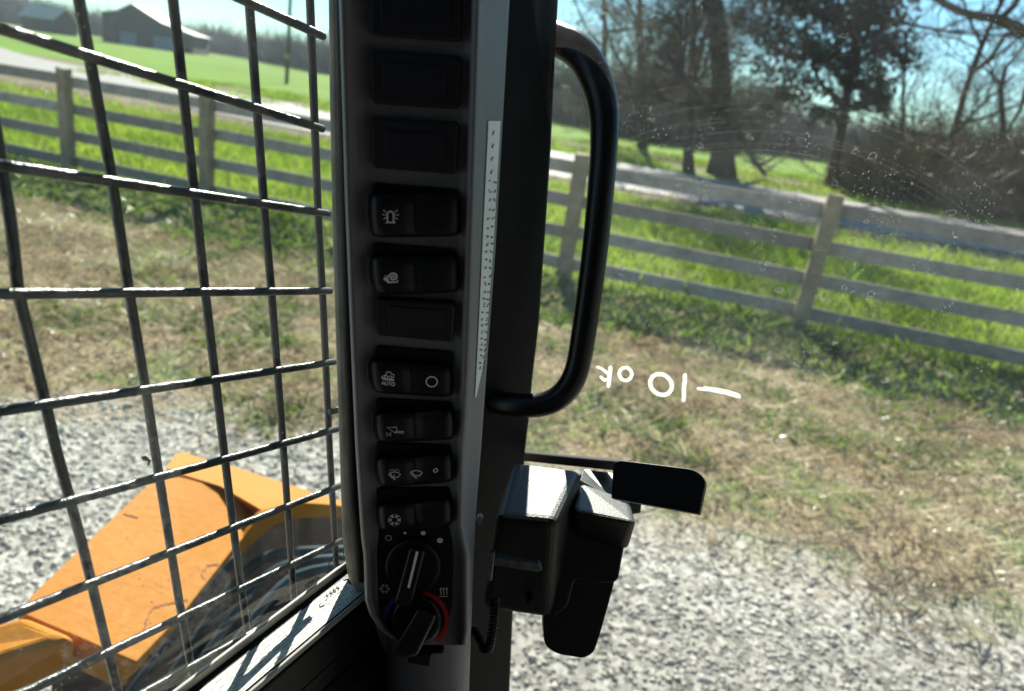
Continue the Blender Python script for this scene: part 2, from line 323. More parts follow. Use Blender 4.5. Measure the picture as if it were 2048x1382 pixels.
# road
mb = MB(); NR = [(-150, 60, 78), (-75, 33, 46), (-39, 19.5, 26), (-28, 15.5, 24), (-18, 12.3, 22), (-10, 10.9, 20.3), (-4, 10.4, 19.3), (3, 10.4, 18.6), (9, 11.1, 18.9), (16, 12.2, 19.8), (30, 14.5, 22), (80, 24, 32)]
def cr(a, b, c, d, u): return .5 * (2 * b + (c - a) * u + (2 * a - 5 * b + 4 * c - d) * u * u + (3 * b - a - 3 * c + d) * u ** 3)
rp = []
for i in range(1, len(NR) - 2):
    for u in np.linspace(0, 1, 8, endpoint=False): rp.append(cr(*[np.array(NR[i + k]) for k in (-1, 0, 1, 2)], u))
vs = []
for s, a, c in rp:
    for t in (a, c): q = ST(s, t); vs.append((q[0], q[1], float(gz(*q)) + .03))
mb.add(vs, [(2 * i, 2 * i + 1, 2 * i + 3, 2 * i + 2) for i in range(len(rp) - 1)])
tag(mb.build("road", M("pale_asphalt", (.30, .29, .265), .75, spec=.2, var=.12, vscale=3, bump=.4, bscale=60)), "pale country road crossing behind the board fence", kind='structure')  # even pale asphalt, slightly mottled

# ------------------------------------------------------------------ scattered ground cover (stuff)
def scatter(name, mat, n, smin, smax, tmin, tmax, h, w, lean=.5, dens=None, segs=1, label='', seed=0, per=1, spread=.04, cut=None):
    r = np.random.default_rng(seed); s = r.uniform(smin, smax, n); t = r.uniform(tmin, tmax, n)
    if dens is not None: k = r.random(n) < dens(s, t); s, t = s[k], t[k]
    s = np.repeat(s, per); t = np.repeat(t, per); n = len(s)
    p = _o + np.outer(s, _u) + np.outer(t, _n) + r.normal(0, spread, (n, 2)) * (per > 1)
    z = gz(p[:, 0], p[:, 1]) - .005; a = r.uniform(0, 2 * np.pi, n)
    hh = h * r.lognormal(0, .35, n); ww = w * r.uniform(.6, 1.5, n)
    ln = r.normal(0, lean, (n, 2)) * hh[:, None]
    d = np.stack([np.cos(a), np.sin(a)], 1) * ww[:, None] / 2
    v = np.zeros((n, 4, 3)); v[:, 0, :2] = p - d; v[:, 1, :2] = p + d; v[:, 0, 2] = v[:, 1, 2] = z
    v[:, 2, :2] = p + ln * .45 + d * .8; v[:, 2, 2] = z + hh * .6; v[:, 3, :2] = p + ln; v[:, 3, 2] = z + hh
    v = v.reshape(-1, 3); b = np.arange(n)[:, None] * 4
    tri = np.concatenate([b + [0, 1, 2], b + [0, 2, 3]]).astype(np.int32)
    me = bpy.data.meshes.new(name); me.vertices.add(len(v)); me.vertices.foreach_set('co', v.ravel())
    me.loops.add(tri.size); me.loops.foreach_set('vertex_index', tri.ravel()); me.polygons.add(len(tri))
    me.polygons.foreach_set('loop_start', np.arange(len(tri), dtype=np.int32) * 3)
    me.materials.append(mat); me.update(calc_edges=True)
    ob = bpy.data.objects.new(name, me); COL.objects.link(ob); tag(ob, label, kind='stuff'); return ob
def clump(freq, thr, ph):
    def f(s, t):
        q = np.sin(s * freq + ph) * np.cos(t * freq * 1.3 + ph * 2) + np.sin(s * freq * 2.3 + t * freq + ph) * .6 + np.sin(t * 3.1 * freq - s * freq * .7 + ph * 3) * .5
        return np.clip((q - thr) * 1.2, 0, 1)
    return f
gsh = lambda s: np.clip((.6 - s) * .5, 0, .9)
edge = lambda s, t: np.clip((t + gsh(s) + 5.55 + .35 * np.sin(s * 2.3) + .25 * np.sin(s * 5.1 + 1)) * 1.6, 0, 1)
scatter("dry_grass", MT['dry'], 110000, -8, 8.5, -6.2, -.4, .05, .008, 1.1, dens=edge, label="matted tan dead grass between gravel and fence", seed=1)
wd = (lambda s, t: clump(1.9, .05, .6)(s, t) * edge(s, t) ** 3 * (1 - np.clip((s - 2.2) * 2, 0, 1) * (t < -4.7)))
scatter("weeds", MT['weed'], 8500, -8, 8.5, -6.4, -2.0, .045, .020, .9, dens=wd, per=9, spread=.05, label="low green weeds scattered through the dry grass", seed=2)
strip = lambda s, t: np.clip(1.3 - np.abs((t + .95 + .25 * np.sin(s * 1.7)) / 1.15) ** 2, 0, 1) * (.35 + .65 * clump(2.6, -.2, 2)(s, t))
scatter("fence_weeds", MT['weed'], 8000, -13, 9, -2.4, .4, .085, .032, .75, dens=strip, per=8, spread=.07, label="leafy dark green weeds along the foot of the fence", seed=3)
scatter("meadow_grass", MT['lawn'], 130000, -24, 14, -.2, 9.5, .13, .016, .45, dens=lambda s, t: np.clip((9.3 - t) * .6, 0, 1) * np.clip(1.35 - .0 * t, 0, 1), label="bright green meadow grass between fence and road verge", seed=4)
scatter("verge_grass", MT['dry'], 30000, -24, 14, 6.8, 10.5, .08, .02, .6, dens=clump(1.1, -.7, 1), label="brownish tufts on the near road verge", seed=5)
scatter("roadside_grass", MT['lawn'], 40000, -30, 16, 19.5, 30, .14, .04, .4, dens=clump(.6, -.5, 4), label="green tufts on the far road side", seed=6)
# gravel stones
r = np.random.default_rng(9); n = 42000; s = r.uniform(-2.5, 6.5, n); t = r.uniform(-8.3, -4.9, n)
k = r.random(n) < np.clip(.02 + (-5.1 - t - gsh(s) - .35 * np.sin(s * 2.3) - .25 * np.sin(s * 5.1 + 1)) * 1.3, 0.0, 1); s, t = s[k], t[k]; n = len(s)
p = _o + np.outer(s, _u) + np.outer(t, _n); base = np.array([(1, 0, 0), (-1, 0, 0), (0, 1, 0), (0, -1, 0), (0, 0, 1), (0, 0, -1)], float)
ftri = np.array([(0, 2, 4), (2, 1, 4), (1, 3, 4), (3, 0, 4), (2, 0, 5), (1, 2, 5), (3, 1, 5), (0, 3, 5)])
v = base[None] * r.uniform(.65, 1.35, (n, 6, 1)) + r.normal(0, .25, (n, 6, 3)); v *= (r.lognormal(-4.72, .4, n))[:, None, None]; v[:, :, 2] *= .62
v[:, :, 0] += p[:, :1]; v[:, :, 1] += p[:, 1:]; v[:, :, 2] += (gz(p[:, 0], p[:, 1]) + .003)[:, None]
tri = (np.arange(n)[:, None, None] * 6 + ftri[None]).reshape(-1, 3).astype(np.int32)
me = bpy.data.meshes.new("gravel"); me.vertices.add(n * 6); me.vertices.foreach_set('co', v.ravel()); me.loops.add(tri.size); me.loops.foreach_set('vertex_index', tri.ravel())
me.polygons.add(len(tri)); me.polygons.foreach_set('loop_start', np.arange(len(tri), dtype=np.int32) * 3)
MT['stone'] = leafmat("limestone", [(.28, .27, .23), (.40, .385, .335), (.51, .495, .435), (.68, .655, .59)], 0.0, scale=3, gloss=.02)
me.materials.append(MT['stone']); me.update(calc_edges=True); ob = bpy.data.objects.new("gravel", me); COL.objects.link(ob)
tag(ob, "pale grey crushed limestone covering the yard", kind='stuff')
# small yellow flowers
for i, (x, y) in enumerate([(372, 706), (397, 712), (1172, 915), (1193, 918)]):
    g = G(x, y, -.02); mb = MB(); a = thing("yellow_flower", (g[0], g[1], float(gz(g[0], g[1]))), ["small yellow flower left of its twin by the gravel edge seen through the guard", "small yellow flower right of its twin by the gravel edge seen through the guard",
        "small yellow flower above the latch, nearer the door post", "small yellow flower above the latch, nearer the paddle"][i], "flower", "yellow flowers in the weeds")
    b0 = np.array(a['_w']); tube(mb, [b0, b0 + (.005, 0, .06)], .0015, 5); mb.build("stem", MT['weed'], a)
    mb = MB(); pts = [b0 + np.array([.005 + .018 * math.cos(q) * (1 if j % 2 else .6), .018 * math.sin(q) * (1 if j % 2 else .6), .062 + .004 * (j % 2)]) for j, q in enumerate(np.linspace(0, 2 * math.pi, 16, endpoint=False))]
    mb.add(pts + [b0 + (.005, 0, .066)], [(j, (j + 1) % 16, 16) for j in range(16)]); mb.build("petals", M("petal", (.75, .55, .03), .6), a)

# ------------------------------------------------------------------ fence
fs_ = [3.35 + 2.72 * k for k in range(-9, 5)]; fs_[fs_.index(3.35)] = 3.35
fs_ = sorted([3.35, .54, -2.15, -4.84, -7.37] + [-7.37 - 2.6 * k for k in range(1, 7)] + [3.35 + 2.75 * k for k in range(1, 4)])
b0 = ST(fs_[0], 0); fence = thing("board_fence", (b0[0], b0[1], float(gz(*b0))), "weathered grey four board fence on wooden posts along the meadow", "fence")
u3, n3 = np.array([*_u, 0]), np.array([*_n, 0]); rf = random.Random(3)
for s in fs_:
    p = ST(s, -.02); g = float(gz(*p)); mb = MB(); lx = rf.uniform(-.012, .012)
    lean = {3.35: .03}.get(s, lx)
    q = [np.array([p[0], p[1], 0]) + i * .084 * u3 + j * .066 * n3 for i, j in ((-1, -1), (1, -1), (1, 1), (-1, 1))]
    prism(mb, [v_ + np.array([0, 0, 1.40 + rf.uniform(-.02, .02)]) + u3 * lean for v_ in q], [v_ + np.array([0, 0, g - .2]) for v_ in q], .006)
    mb.build("post", MT['post'], fence)
for h in (1.23, .84, .45, .06):
    for a, c in zip(fs_[:-1], fs_[1:]):
        p, q = ST(a, .062), ST(c, .062); mb = MB(); m_ = (p + q) / 2; dz = rf.uniform(-.012, .012); v_ = (q - p) / 2
        box(mb, (m_[0], m_[1], h + dz), (v_[0] - _u[0] * .002, v_[1] - _u[1] * .002, rf.uniform(-.008, .008)), n3 * .012, (0, 0, .078)); mb.build("rail", MT['wood'], fence)

# ------------------------------------------------------------------ trees
def branch_tree(name, mats, base, top, r0, levels, seed, label, cat, spread=.6, twist=.25, nbr=(3, 4), first=.25, group=None, decay=.62, twr=.013):
    rr = random.Random(seed); b = np.array(base, float); t = thing(name, base, label, cat, group)
    wood = MB(); tw = MB(); budget = [9000]
    def rv(s=1.0): return np.array([rr.gauss(0, s), rr.gauss(0, s), rr.gauss(0, s)])
    def grow(p, d, L, rad, lev):
        n = 5 if lev else 9; pts = [p]; dd = d / np.linalg.norm(d)
        for i in range(n):
            dd = dd + rv(twist * (.35 if lev == 0 else .8)) * .5 + np.array([0, 0, .04 if lev else 0]); dd /= np.linalg.norm(dd); pts.append(pts[-1] + dd * L / n)
        rads = [rad * (1 - .6 * i / n) for i in range(n + 1)]
        if lev == 0: rads[0] *= 1.35
        tube(wood if lev < levels else tw, pts, rads, 8 if lev == 0 else (5 if lev < 3 else 3), caps=lev == 0)
        if lev >= levels or budget[0] <= 0: return
        k = rr.randint(*nbr) + (3 if lev == 0 else 0)
        for j in range(k):
            budget[0] -= 1; u = rr.uniform(first if lev == 0 else .2, 1.0); x = u * n; i = min(int(x), n - 1); q = pts[i] + (pts[i + 1] - pts[i]) * (x - i)
            nd = dd + rv(spread); nd[2] = nd[2] * .7 + .22; grow(q, nd, L * decay * rr.uniform(.7, 1.15), max(rads[i] * .55, twr), lev + 1)
    v = np.array(top, float) - b; grow(b - (0, 0, .1), v, np.linalg.norm(v), r0, 0)
    wood.build("trunk", mats[0], t, smooth=True)
    if tw.v: tw.build("crown", mats[1], t)
    return t
def foliage(tree, mat, cells, n, size, seed, name="foliage", asp=.38):
    """leaf sprays spread through ellipsoid clumps (centre, radii)"""
    rr = np.random.default_rng(seed); A = []
    for c, rad, wgt in cells:
        m = int(n * wgt); d = rr.normal(size=(m, 3)); d /= np.linalg.norm(d, axis=1)[:, None]; q = d * (rr.random(m) ** .45)[:, None] * np.array(rad)
        k = (np.sin(q[:, 0] * 5.1 + seed) * np.cos(q[:, 1] * 4.3) + np.sin(q[:, 2] * 5.7 + q[:, 0] * 2)) > -.35
        A.append(q[k] + np.array(c))
    A = np.concatenate(A); m = len(A); a = rr.normal(size=(m, 3)); a /= np.linalg.norm(a, axis=1)[:, None]; b = np.cross(a, rr.normal(size=(m, 3))); b /= np.linalg.norm(b, axis=1)[:, None]
    L = size * rr.uniform(.6, 1.5, m)[:, None]; v = np.stack([A - a * L, A + b * L * asp, A + a * L, A - b * L * asp], 1).reshape(-1, 3)
    mb = MB(); mb.v = v.tolist(); mb.f = [(4 * i, 4 * i + 1, 4 * i + 2, 4 * i + 3) for i in range(m)]; mb.m = [0] * m
    return mb.build(name, mat, tree)
def at(x, y, dist):                                              # where the sightline through a pixel is `dist` metres out (horizontal)
    r = ray(x, y); return CAM + r * dist / math.hypot(r[0], r[1])
def gb(x, y): g = G(x, y); return (g[0], g[1], float(gz(g[0], g[1])))
BK = (MT['bark'], MT['twig']); BD = (MT['barkd'], MT['twig'])
b = gb(1442, 350); t1 = branch_tree("bare_tree", BD, b, at(1500, -160, 29), .50, 5, 5, "broad bare oak with a thick dark trunk just past the road", "tree", spread=.8, first=.25, decay=.62, nbr=(4, 6), twr=.014)
b = gb(1378, 345); t2 = branch_tree("bare_tree", BK, b, at(1370, -120, 30), .2, 4, 8, "thin bare tree just left of the thick oak trunk", "tree", spread=.6, first=.3)
b = gb(1190, 290); t3 = branch_tree("bare_tree", BK, b, at(1215, -60, 45), .22, 4, 18, "bare brownish tree behind the top bend of the grab handle", "tree", spread=.7, first=.25)
b = gb(1285, 300); t4 = branch_tree("bare_tree", BK, b, at(1275, -100, 40), .25, 4, 21, "bare tree between the grab handle and the two trunks at the road", "tree", spread=.7, first=.2)
b = gb(1662, 378); ce = branch_tree("evergreen_tree", BD, b, at(1745, -90, 29), .24, 3, 9, "dark evergreen on a slim leaning trunk with gaps of sky in its crown", "tree", spread=.7, first=.35)
cells = [(at(x, y, 28.5 + dz), (rx, rx * .9, rz), w) for x, y, dz, rx, rz, w in (
    (1745, 40, 0, 1.1, 1.3, 1), (1775, 110, .3, .9, .8, .7), (1690, 60, .5, 1.1, 1.2, 1), (1640, 130, -.3, 1.0, .9, .8), (1720, 180, 0, .9, .6, .7), (1750, -20, 0, 1.3, 1.0, .9), (1610, 30, .6, 1.1, 1.0, .8),
    (1560, 110, 0, .9, .8, .55), (1570, 200, .2, .8, .5, .35), (1650, 235, .4, .7, .35, .3), (1540, 10, .5, 1.1, .9, .7), (1625, -40, .5, 1.1, .9, .7), (1480, 60, .8, .8, .7, .2), (1430, 120, .5, .9, .8, .15), (1350, 60, .5, 1.2, 1.0, .15), (1745, 215, .1, .5, .5, .3))]
foliage(ce, MT['cedar'], [(c, (r_[0] * 1.25, r_[1] * 1.2, r_[2] * 1.2), w_) for c, r_, w_ in cells], 2300, .105, 4)
MT['sprig'] = leafmat("fine_twigs", [(.05, .038, .026), (.10, .075, .048), (.14, .115, .06), (.18, .15, .10)], .1, scale=.8)
for tt, ds, cl, n2, sd_ in ((t1, 29, ((1400, 60, 2.2), (1480, 120, 2.0), (1540, 40, 1.8), (1440, -20, 2.4), (1520, 200, 1.2)), 1500, 41), (t2, 30, ((1340, 120, 1.8), (1370, 30, 1.8), (1300, 60, 1.8), (1220, 40, 2.0), (1420, 200, 1.6)), 1600, 42), (t3, 45, ((1190, 60, 3.2), (1150, 150, 2.4), (1240, 160, 2.4)), 1400, 43), (t4, 40, ((1280, 180, 2.2), (1250, 60, 2.6), (1330, 170, 1.8)), 1400, 44)):
    foliage(tt, MT['sprig'], [(at(x, y, ds), (r_, r_, r_ * .9), 1) for x, y, r_ in cl], n2, .30, sd_, "twigs", .035)
b = gb(1868, 418); t5 = branch_tree("bare_tree", BD, b, at(1968, -60, 27), .15, 4, 31, "slim dark bare tree leaning right above the brush", "tree", spread=.55, first=.35)
b = gb(1990, 430); branch_tree("bare_tree", BD, b, at(2100, -60, 27), .15, 4, 33, "bare tree with crooked limbs at the far right of the brush", "tree", spread=.7, first=.2, twist=.5)
b = gb(1800, 405); branch_tree("bare_tree", BK, b, at(1835, 60, 31), .09, 4, 36, "slight bare sapling rising from the brush beside the evergreen", "tree", spread=.5, first=.2)
foliage(t5, MT['sprig'], [(at(x, y, 28), (r_, r_, r_ * .8), 1) for x, y, r_ in ((1850, 250, 1.5), (1920, 180, 1.4), (1990, 240, 1.6), (2040, 120, 1.6), (1790, 300, 1.0), (1900, 320, 1.4), (2010, 340, 1.6))], 950, .26, 51, "twigs", .03)
# big limb reaching in from the right, off a tree outside the frame
b = (11.2, 15.5, 0.0); t = thing("bare_tree", b, "near bare tree whose thick limb reaches in at the top right corner", "tree"); mb = MB()
top = np.array([11.4, 15.6, 9.]); tube(mb, [np.array(b) - (0, 0, .1), np.array(b) + (.1, 0, 2.5), np.array(b) + (.15, .1, 5), top], [.3, .24, .2, .1], 9)
st_ = np.array(b) + (.12, .05, 5.2)
limb = [st_, at(2130, 95, 16.3), at(2048, 62, 15.6), at(2000, 38, 15.2), at(1955, 32, 15), at(1915, 22, 14.8), at(1870, -4, 14.6), at(1830, -40, 14.5)]
tube(mb, limb, [.15, .11, .095, .08, .07, .06, .05, .04], 8); tube(mb, [limb[2], at(2010, 70, 15.4), at(1985, 110, 15.5), at(1950, 140, 15.5), at(1935, 180, 15.6)], [.06, .045, .035, .02, .01], 6)
tube(mb, [limb[1], at(2060, 150, 16.4), at(2040, 220, 16.4), at(2010, 270, 16.5), at(1990, 330, 16.5)], [.07, .05, .035, .02, .01], 6)
tube(mb, [limb[3], at(2030, 10, 15.2), at(2050, -40, 15.2)], [.06, .05, .04], 6)
mb.build("trunk", MT['bark'], t, smooth=True); tw = MB(); rr = random.Random(5)
for k in range(90):
    i = rr.randint(1, 6); p = limb[i] + (limb[i + 1] - limb[i]) * rr.random(); d = np.array([rr.gauss(0, 1), rr.gauss(0, 1), rr.gauss(-.2, 1)]); pts = [p]
    for q in range(4): d = d + np.array([rr.gauss(0, .4) for _ in range(3)]); pts.append(pts[-1] + d / np.linalg.norm(d) * rr.uniform(.12, .3))
    tube(tw, pts, [.013, .010, .008, .006, .003], 3, caps=False)
tw.build("crown", MT['twig'], t)

def twigmass(name, mat, centers, seed, label, hmin, hmax, rad, per, twr, leaf=0):
    rr = np.random.default_rng(seed); V = []; F = []
    for c, hs in centers:
        H_ = rr.uniform(hmin, hmax) * hs
        for j in range(per):
            b = np.array(c) + (rr.normal(0, rad * .25), rr.normal(0, rad * .25), 0); d = np.array([rr.normal(0, .28), rr.normal(0, .28), 1.0]); L = H_ * rr.uniform(.35, 1.0); st = rr.uniform(0, .35) * H_
            p0 = b + d * st; p1 = p0 + (d + rr.normal(0, .25, 3)) * (L - st) * .5; p2 = p1 + (d + rr.normal(0, .45, 3)) * (L - st) * .5
            a = rr.normal(size=3); a[2] *= .2; a /= np.linalg.norm(a); w = twr * rr.uniform(.5, 1.6) * max(1, math.hypot(c[0], c[1]) / 90); k = len(V)
            V += [p0 - a * w, p0 + a * w, p1 + a * w * .7, p1 - a * w * .7, p2]; F += [(k, k + 1, k + 2, k + 3), (k + 3, k + 2, k + 4)]
    mb = MB(); mb.v = [tuple(v) for v in V]; mb.f = F; mb.m = [0] * len(F)
    return tag(mb.build(name, mat), label, kind='stuff')
rr = random.Random(2); C = []
for i in range(420):                                            # far woodland edge, sampled along its foot line
    x = rr.uniform(-320, 1100) if rr.random() < .62 else rr.uniform(1100, 2200); xs_ = [-400, 0, 440, 650, 1120, 1300, 1560, 1700, 2048, 2300]; ys_ = [-12, 46, 109, 149, 246, 284, 312, 330, 395, 440]
    y = np.interp(x, xs_, ys_) ; g = G(x, y); dd = np.hypot(g[0], g[1]); k = 1 + rr.uniform(0, .25); C.append(((g[0] * k, g[1] * k, 0), np.interp(x, [0, 440, 650, 1120, 1560, 2048], [1.25, 1.15, .95, .75, .6, .5]) * rr.uniform(.75, 1.1)))
twigmass("far_woods", MT['woods'], C, 3, "hazy grey leafless woods beyond the green fields", 6, 9, 7, 190, .045)
C = []
for i in range(95):
    x = rr.uniform(1690, 2350); y = np.interp(x, [1640, 2048, 2300], [385, 446, 500]) - rr.uniform(0, 22); g = G(x, y); C.append(((g[0], g[1], 0), np.interp(x, [1690, 1760, 1850, 2048, 2300], [.45, .8, 1.0, 1.25, 1.2])))
twigmass("brush", MT['brush'], C, 6, "tangled brown brush and briars beyond the road at the right", 1.3, 3.9, 1.6, 330, .016)

# ------------------------------------------------------------------ barns, pole
def gable(name, label, pxl, pxr, yl, yr, roofm, wallm, eave, ridge, depth, leanto=None, doors=(), lenroof=False):
    a, c = G(pxl, yl), G(pxr, yr); u = (c - a); W = np.linalg.norm(u); u /= W; nn = np.array([-u[1], u[0], 0]); t = thing(name, (a[0], a[1], 0), label, "barn" if 'barn' in name else "shed"); z = np.array([0, 0, 1.])
    return a, u, nn, W, t, z
a, u, nn, W, t, z = gable("tobacco_barn", "large dark board barn with a pale tin gable roof and two blue grey doors", 205, 406, 83, 114, 0, 0, 0, 0, 0)
az_ = math.atan2(a[0], a[1]) + math.radians(17); nn = np.array([math.sin(az_), math.cos(az_), 0]); u = np.array([nn[1], -nn[0], 0]); W = 16.6
prof = [(0, 0), (W, 0), (W, 3.6), (W * .66, 4.9), (W * .335, 7.6), (W * .17, 5.9), (0, 5.3)]
D = 16.0; mb = MB(); front = [a + u * x + z * y for x, y in prof]; prism(mb, front, [p + nn * D for p in front]); mb.build("wall", MT['barn'], t)
def sheet(mb, p, q, th=.12, over=.5):
    A, B = a + u * p[0] + z * p[1], a + u * q[0] + z * q[1]; up_ = z * th
    vs = [A - nn * over, B - nn * over, B + nn * (D + over), A + nn * (D + over)]; prism(mb, [v + up_ + z * .05 for v in vs], [v + z * .05 for v in vs])
mb = MB(); sheet(mb, (W * .335, 7.6), (W * .66, 4.9)); sheet(mb, (W * .66, 4.86), (W + .6, 3.4)); sheet(mb, (W * .17, 5.9), (W * .335, 7.6)); sheet(mb, (-.5, 5.15), (W * .17, 5.9)); mb.build("roof", MT['roof'], t)
for x0, x1, h in ((.19, .37, 2.3), (.56, .80, 2.4)):
    mb = MB(); q = [a + u * W * x + z * y - nn * .06 for x, y in ((x0, 0), (x1, 0), (x1, h), (x0, h))]; prism(mb, q, [p + nn * .05 for p in q], .01); mb.build("door", MT['bdoor'], t)
a, u, nn, W, t, z = gable("shed", "small dark shed with a pale tin roof left of the big barn", 44, 110, 58, 68, 0, 0, 0, 0, 0)
mb = MB(); H1, H2, Dp = 2.9, 5.0, 5.0; q = lambda x, d, h: a + u * W * x + nn * d + z * h
mb.add([q(0, 0, 0), q(1, 0, 0), q(1, 0, H1), q(0, 0, H1), q(0, Dp, 0), q(1, Dp, 0), q(1, Dp, H1), q(0, Dp, H1), q(0, Dp / 2, H2), q(1, Dp / 2, H2)], [(0, 1, 2, 3), (4, 7, 6, 5), (0, 3, 8, 7, 4), (1, 5, 6, 9, 2)]); mb.build("wall", MT['barn'], t)
mb = MB()
for d0, h0, d1_, h1 in ((-.5, H1 - .35, Dp / 2, H2), (Dp / 2, H2, Dp + .5, H1 - .35)):
    vs = [q(-.05, d0, h0), q(1.05, d0, h0), q(1.05, d1_, h1), q(-.05, d1_, h1)]; prism(mb, [v + z * .2 for v in vs], [v + z * .08 for v in vs])
mb.build("roof", MT['roof'], t)
g = G(573, 168); t = thing("utility_pole", (g[0], g[1], 0), "tall slim wooden utility pole standing in the green field", "utility pole")
mb = MB(); tube(mb, [g - (0, 0, .3), g + (.05, 0, 5), g + (.1, 0, 10.5)], [.16, .14, .11], 10); mb.build("pole", MT['pole'], t, smooth=True)
mb = MB(); box(mb, g + (.1, 0, 9.9), (1.1, .2, 0), (0, .06, 0), (0, 0, .06)); mb.build("crossarm", MT['pole'], t)
mb = MB(); c = at(573, 113, np.hypot(g[0], g[1]) - .25); vs = [c + RM @ np.array([.22 * math.cos(w), .22 * math.sin(w), 0]) for w in np.linspace(0, 2 * math.pi, 16, endpoint=False)]; prism(mb, vs, [v + (0, .03, 0) for v in vs]); mb.build("marker_disc", MT['yellow'], t)

# ================================================================== the loader the photo is taken from
LO = thing("skid_steer_loader", (0, -.4, 0), "skid steer loader from inside its cab, with wire guard, switch pillar and orange arm", "loader")
def part(mb, name, mats, parent=LO, smooth=False, label=None):
    o = mb.build(name, mats, parent, smooth=smooth)
    if label: o['label'] = label
    return o
# --- side window guard: a lattice of 6 mm rods
d1 = np.array([666, -114, 1480.]); d1 /= np.linalg.norm(d1); d2 = np.array([-224, 3009, 1480.]); d2 /= np.linalg.norm(d2)
nG = np.cross(d1, d2); nG /= np.linalg.norm(nG); PG = plane_nd(nG, .3276); PS = plane_nd(nG, .302)
HORZ = [((479, -3), (647, 73)), ((-60, 38), (645, 258)), ((-60, 321), (656, 427.5)), ((-60, 588.5), (661, 582)), ((-60, 831), (668, 724)), ((-60, 1056), (678, 857)), ((-60, 1262), (681, 971)), ((-60, 1437), (683, 1081)), ((100, 1490), (640, 1190))]
guard = MB(); ro = .0026
for (x0, y0), (x1, y1) in HORZ:
    if y0 < 0:  x0, y0 = 440, -21
    A, B = PG.pt(x0, y0, ro), PG.pt(x1, y1, ro); tube(guard, [A + (B - A) * k / 12 for k in range(13)], [ro] * 12 + [ro * .93], 14)
A, B = PG.pt(660, 823, ro), PG.pt(700, 815, ro); tube(guard, [A, B], ro, 14)
def vline(x, s, y0=-60, y1=1450): return (x + s * (y0 - 690), y0), (x + s * (y1 - 690), y1)
VERT = [((3, 330), (22, 450), (36.5, 585), (80, 760), (113, 901), (165, 1090), (219, 1316), (250, 1440)), ((147, -60), (158, 0), (190, 175), (222, 347), (257, 575), (290, 770), (315, 932), (358, 1200), (394, 1400)),
        ((338, -60), (346, 0), (396, 450), (410.5, 585), (450, 920), (472, 1098), (508, 1360)), ((494, -60), (498, 0), (531, 450), (543, 585), (567, 900), (588, 1200), (592, 1260)), ((617, -60), (620, 0), (637, 450), (645, 585), (659.5, 900), (673, 1134), (680, 1230))]
for L_ in VERT:
    if L_[0][0] == 3: L_ = ((-48, 60), (-20, 200)) + L_
    L2 = []
    for (ax, ay), (bx, by) in zip(L_[:-1], L_[1:]): L2 += [(ax + (bx - ax) * k / 3, ay + (by - ay) * k / 3) for k in range(3)]
    tube(guard, [PG.pt(x, y, -ro) for x, y in L2 + [L_[-1]]], ro, 14)
# weld beads where rods cross
part(guard, "window_guard", MT['wire'], smooth=True)
sp_ = MB(); tube(sp_, [PG.pt(283, 914, -.002), PG.pt(289, 916, 0), PG.pt(296, 920, 0)], [.0004, .0015, .001], 6); tube(sp_, [PG.pt(297, 930, 0), PG.pt(299, 921, .001)], [.0005, .001], 6); part(sp_, "weld_burr", MT['rubber'])
# --- side glass
mb = MB(); poly = [(-260, -260), (700, -260), (712, 1142), (300, 1420), (-260, 1800)]
mb.add([PS.pt(x, y) for x, y in poly], [tuple(range(5))]); sg = part(mb, "side_window", MT['glassS'], label="dusty side window pane inside the wire guard")
mb = MB(); sS = lambda x, y: PS.pt(x, y, .0006)
stroke(mb, circ(684, 1113, 33, 12, 36, rot=-40), 1.6, sS, closed=True)
for L_ in ([(669, 1122), (673, 1112)], [(674, 1118), (678, 1118), (680, 1107)], [(681, 1115), (684, 1113), (683.5, 1110), (681.5, 1112), (681, 1118), (684, 1117)], [(689, 1104), (687, 1106), (687, 1112), (690, 1111)], [(692, 1108), (695, 1098)]):
    stroke(mb, L_, 1.5, sS)
part(mb, "glass_maker_mark", MT['dark_ink'], sg)

# --- sill under the side window, with its decal
wF = np.array([.395, .902, -.173]); wIn = np.array([.916, -.4, 0.]); sA, sB = PS.pt(683, 1147), PS.pt(372, 1386); sDir = (sA - sB) / np.linalg.norm(sA - sB)
sB = sA - sDir * 1.0; sA2 = sA + sDir * .05
wN = np.cross(sDir, wIn); wN /= np.linalg.norm(wN); wN = wN * (1 if wN[2] > 0 else -1); wI = wIn - (wIn @ sDir) * sDir; wI /= np.linalg.norm(wI)
def sill(x, w, h=0.0): return sA - sDir * x + wI * w * .6 + wN * h      # x metres back from the front corner, w inwards
mb = MB(); prism(mb, [sill(-.07, -.012), sill(-.07, .060), sill(1.0, .060), sill(1.0, -.012)], [sill(-.07, -.012, -.03), sill(-.07, .060, -.03), sill(1.0, .060, -.03), sill(1.0, -.012, -.03)], .003)
sl = part(mb, "window_sill", MT['blackp'])
mb = MB()
for w0, w1, h in ((-.005, .000, .007), (.054, .058, .005)):
    prism(mb, [sill(-.02, w0, h), sill(-.02, w1, h), sill(1, w1, h), sill(1, w0, h)], [sill(-.02, w0, .001), sill(-.02, w1, .001), sill(1, w1, .001), sill(1, w0, .001)], .0012)
part(mb, "sill_trim", MT['edge'], sl)
mb = MB(); prism(mb, [sill(.008, .010, .0012), sill(.008, .047, .0012), sill(.42, .047, .0012), sill(.42, .010, .0012)], [sill(.008, .010, .0004), sill(.008, .047, .0004), sill(.42, .047, .0004), sill(.42, .010, .0004)], 0, 0)
rr = random.Random(8)
for i in range(8):                                                # rows of small worn print
    w = .0145 + i * .0042; x = .012
    while x < .40:
        l = rr.uniform(.002, .007)
        if rr.random() < .8: mb.add([sill(x, w, .0016), sill(x + l, w, .0016), sill(x + l, w + .0013, .0016), sill(x, w + .0013, .0016)], [(0, 1, 2, 3)], 1)
        x += l + .0018
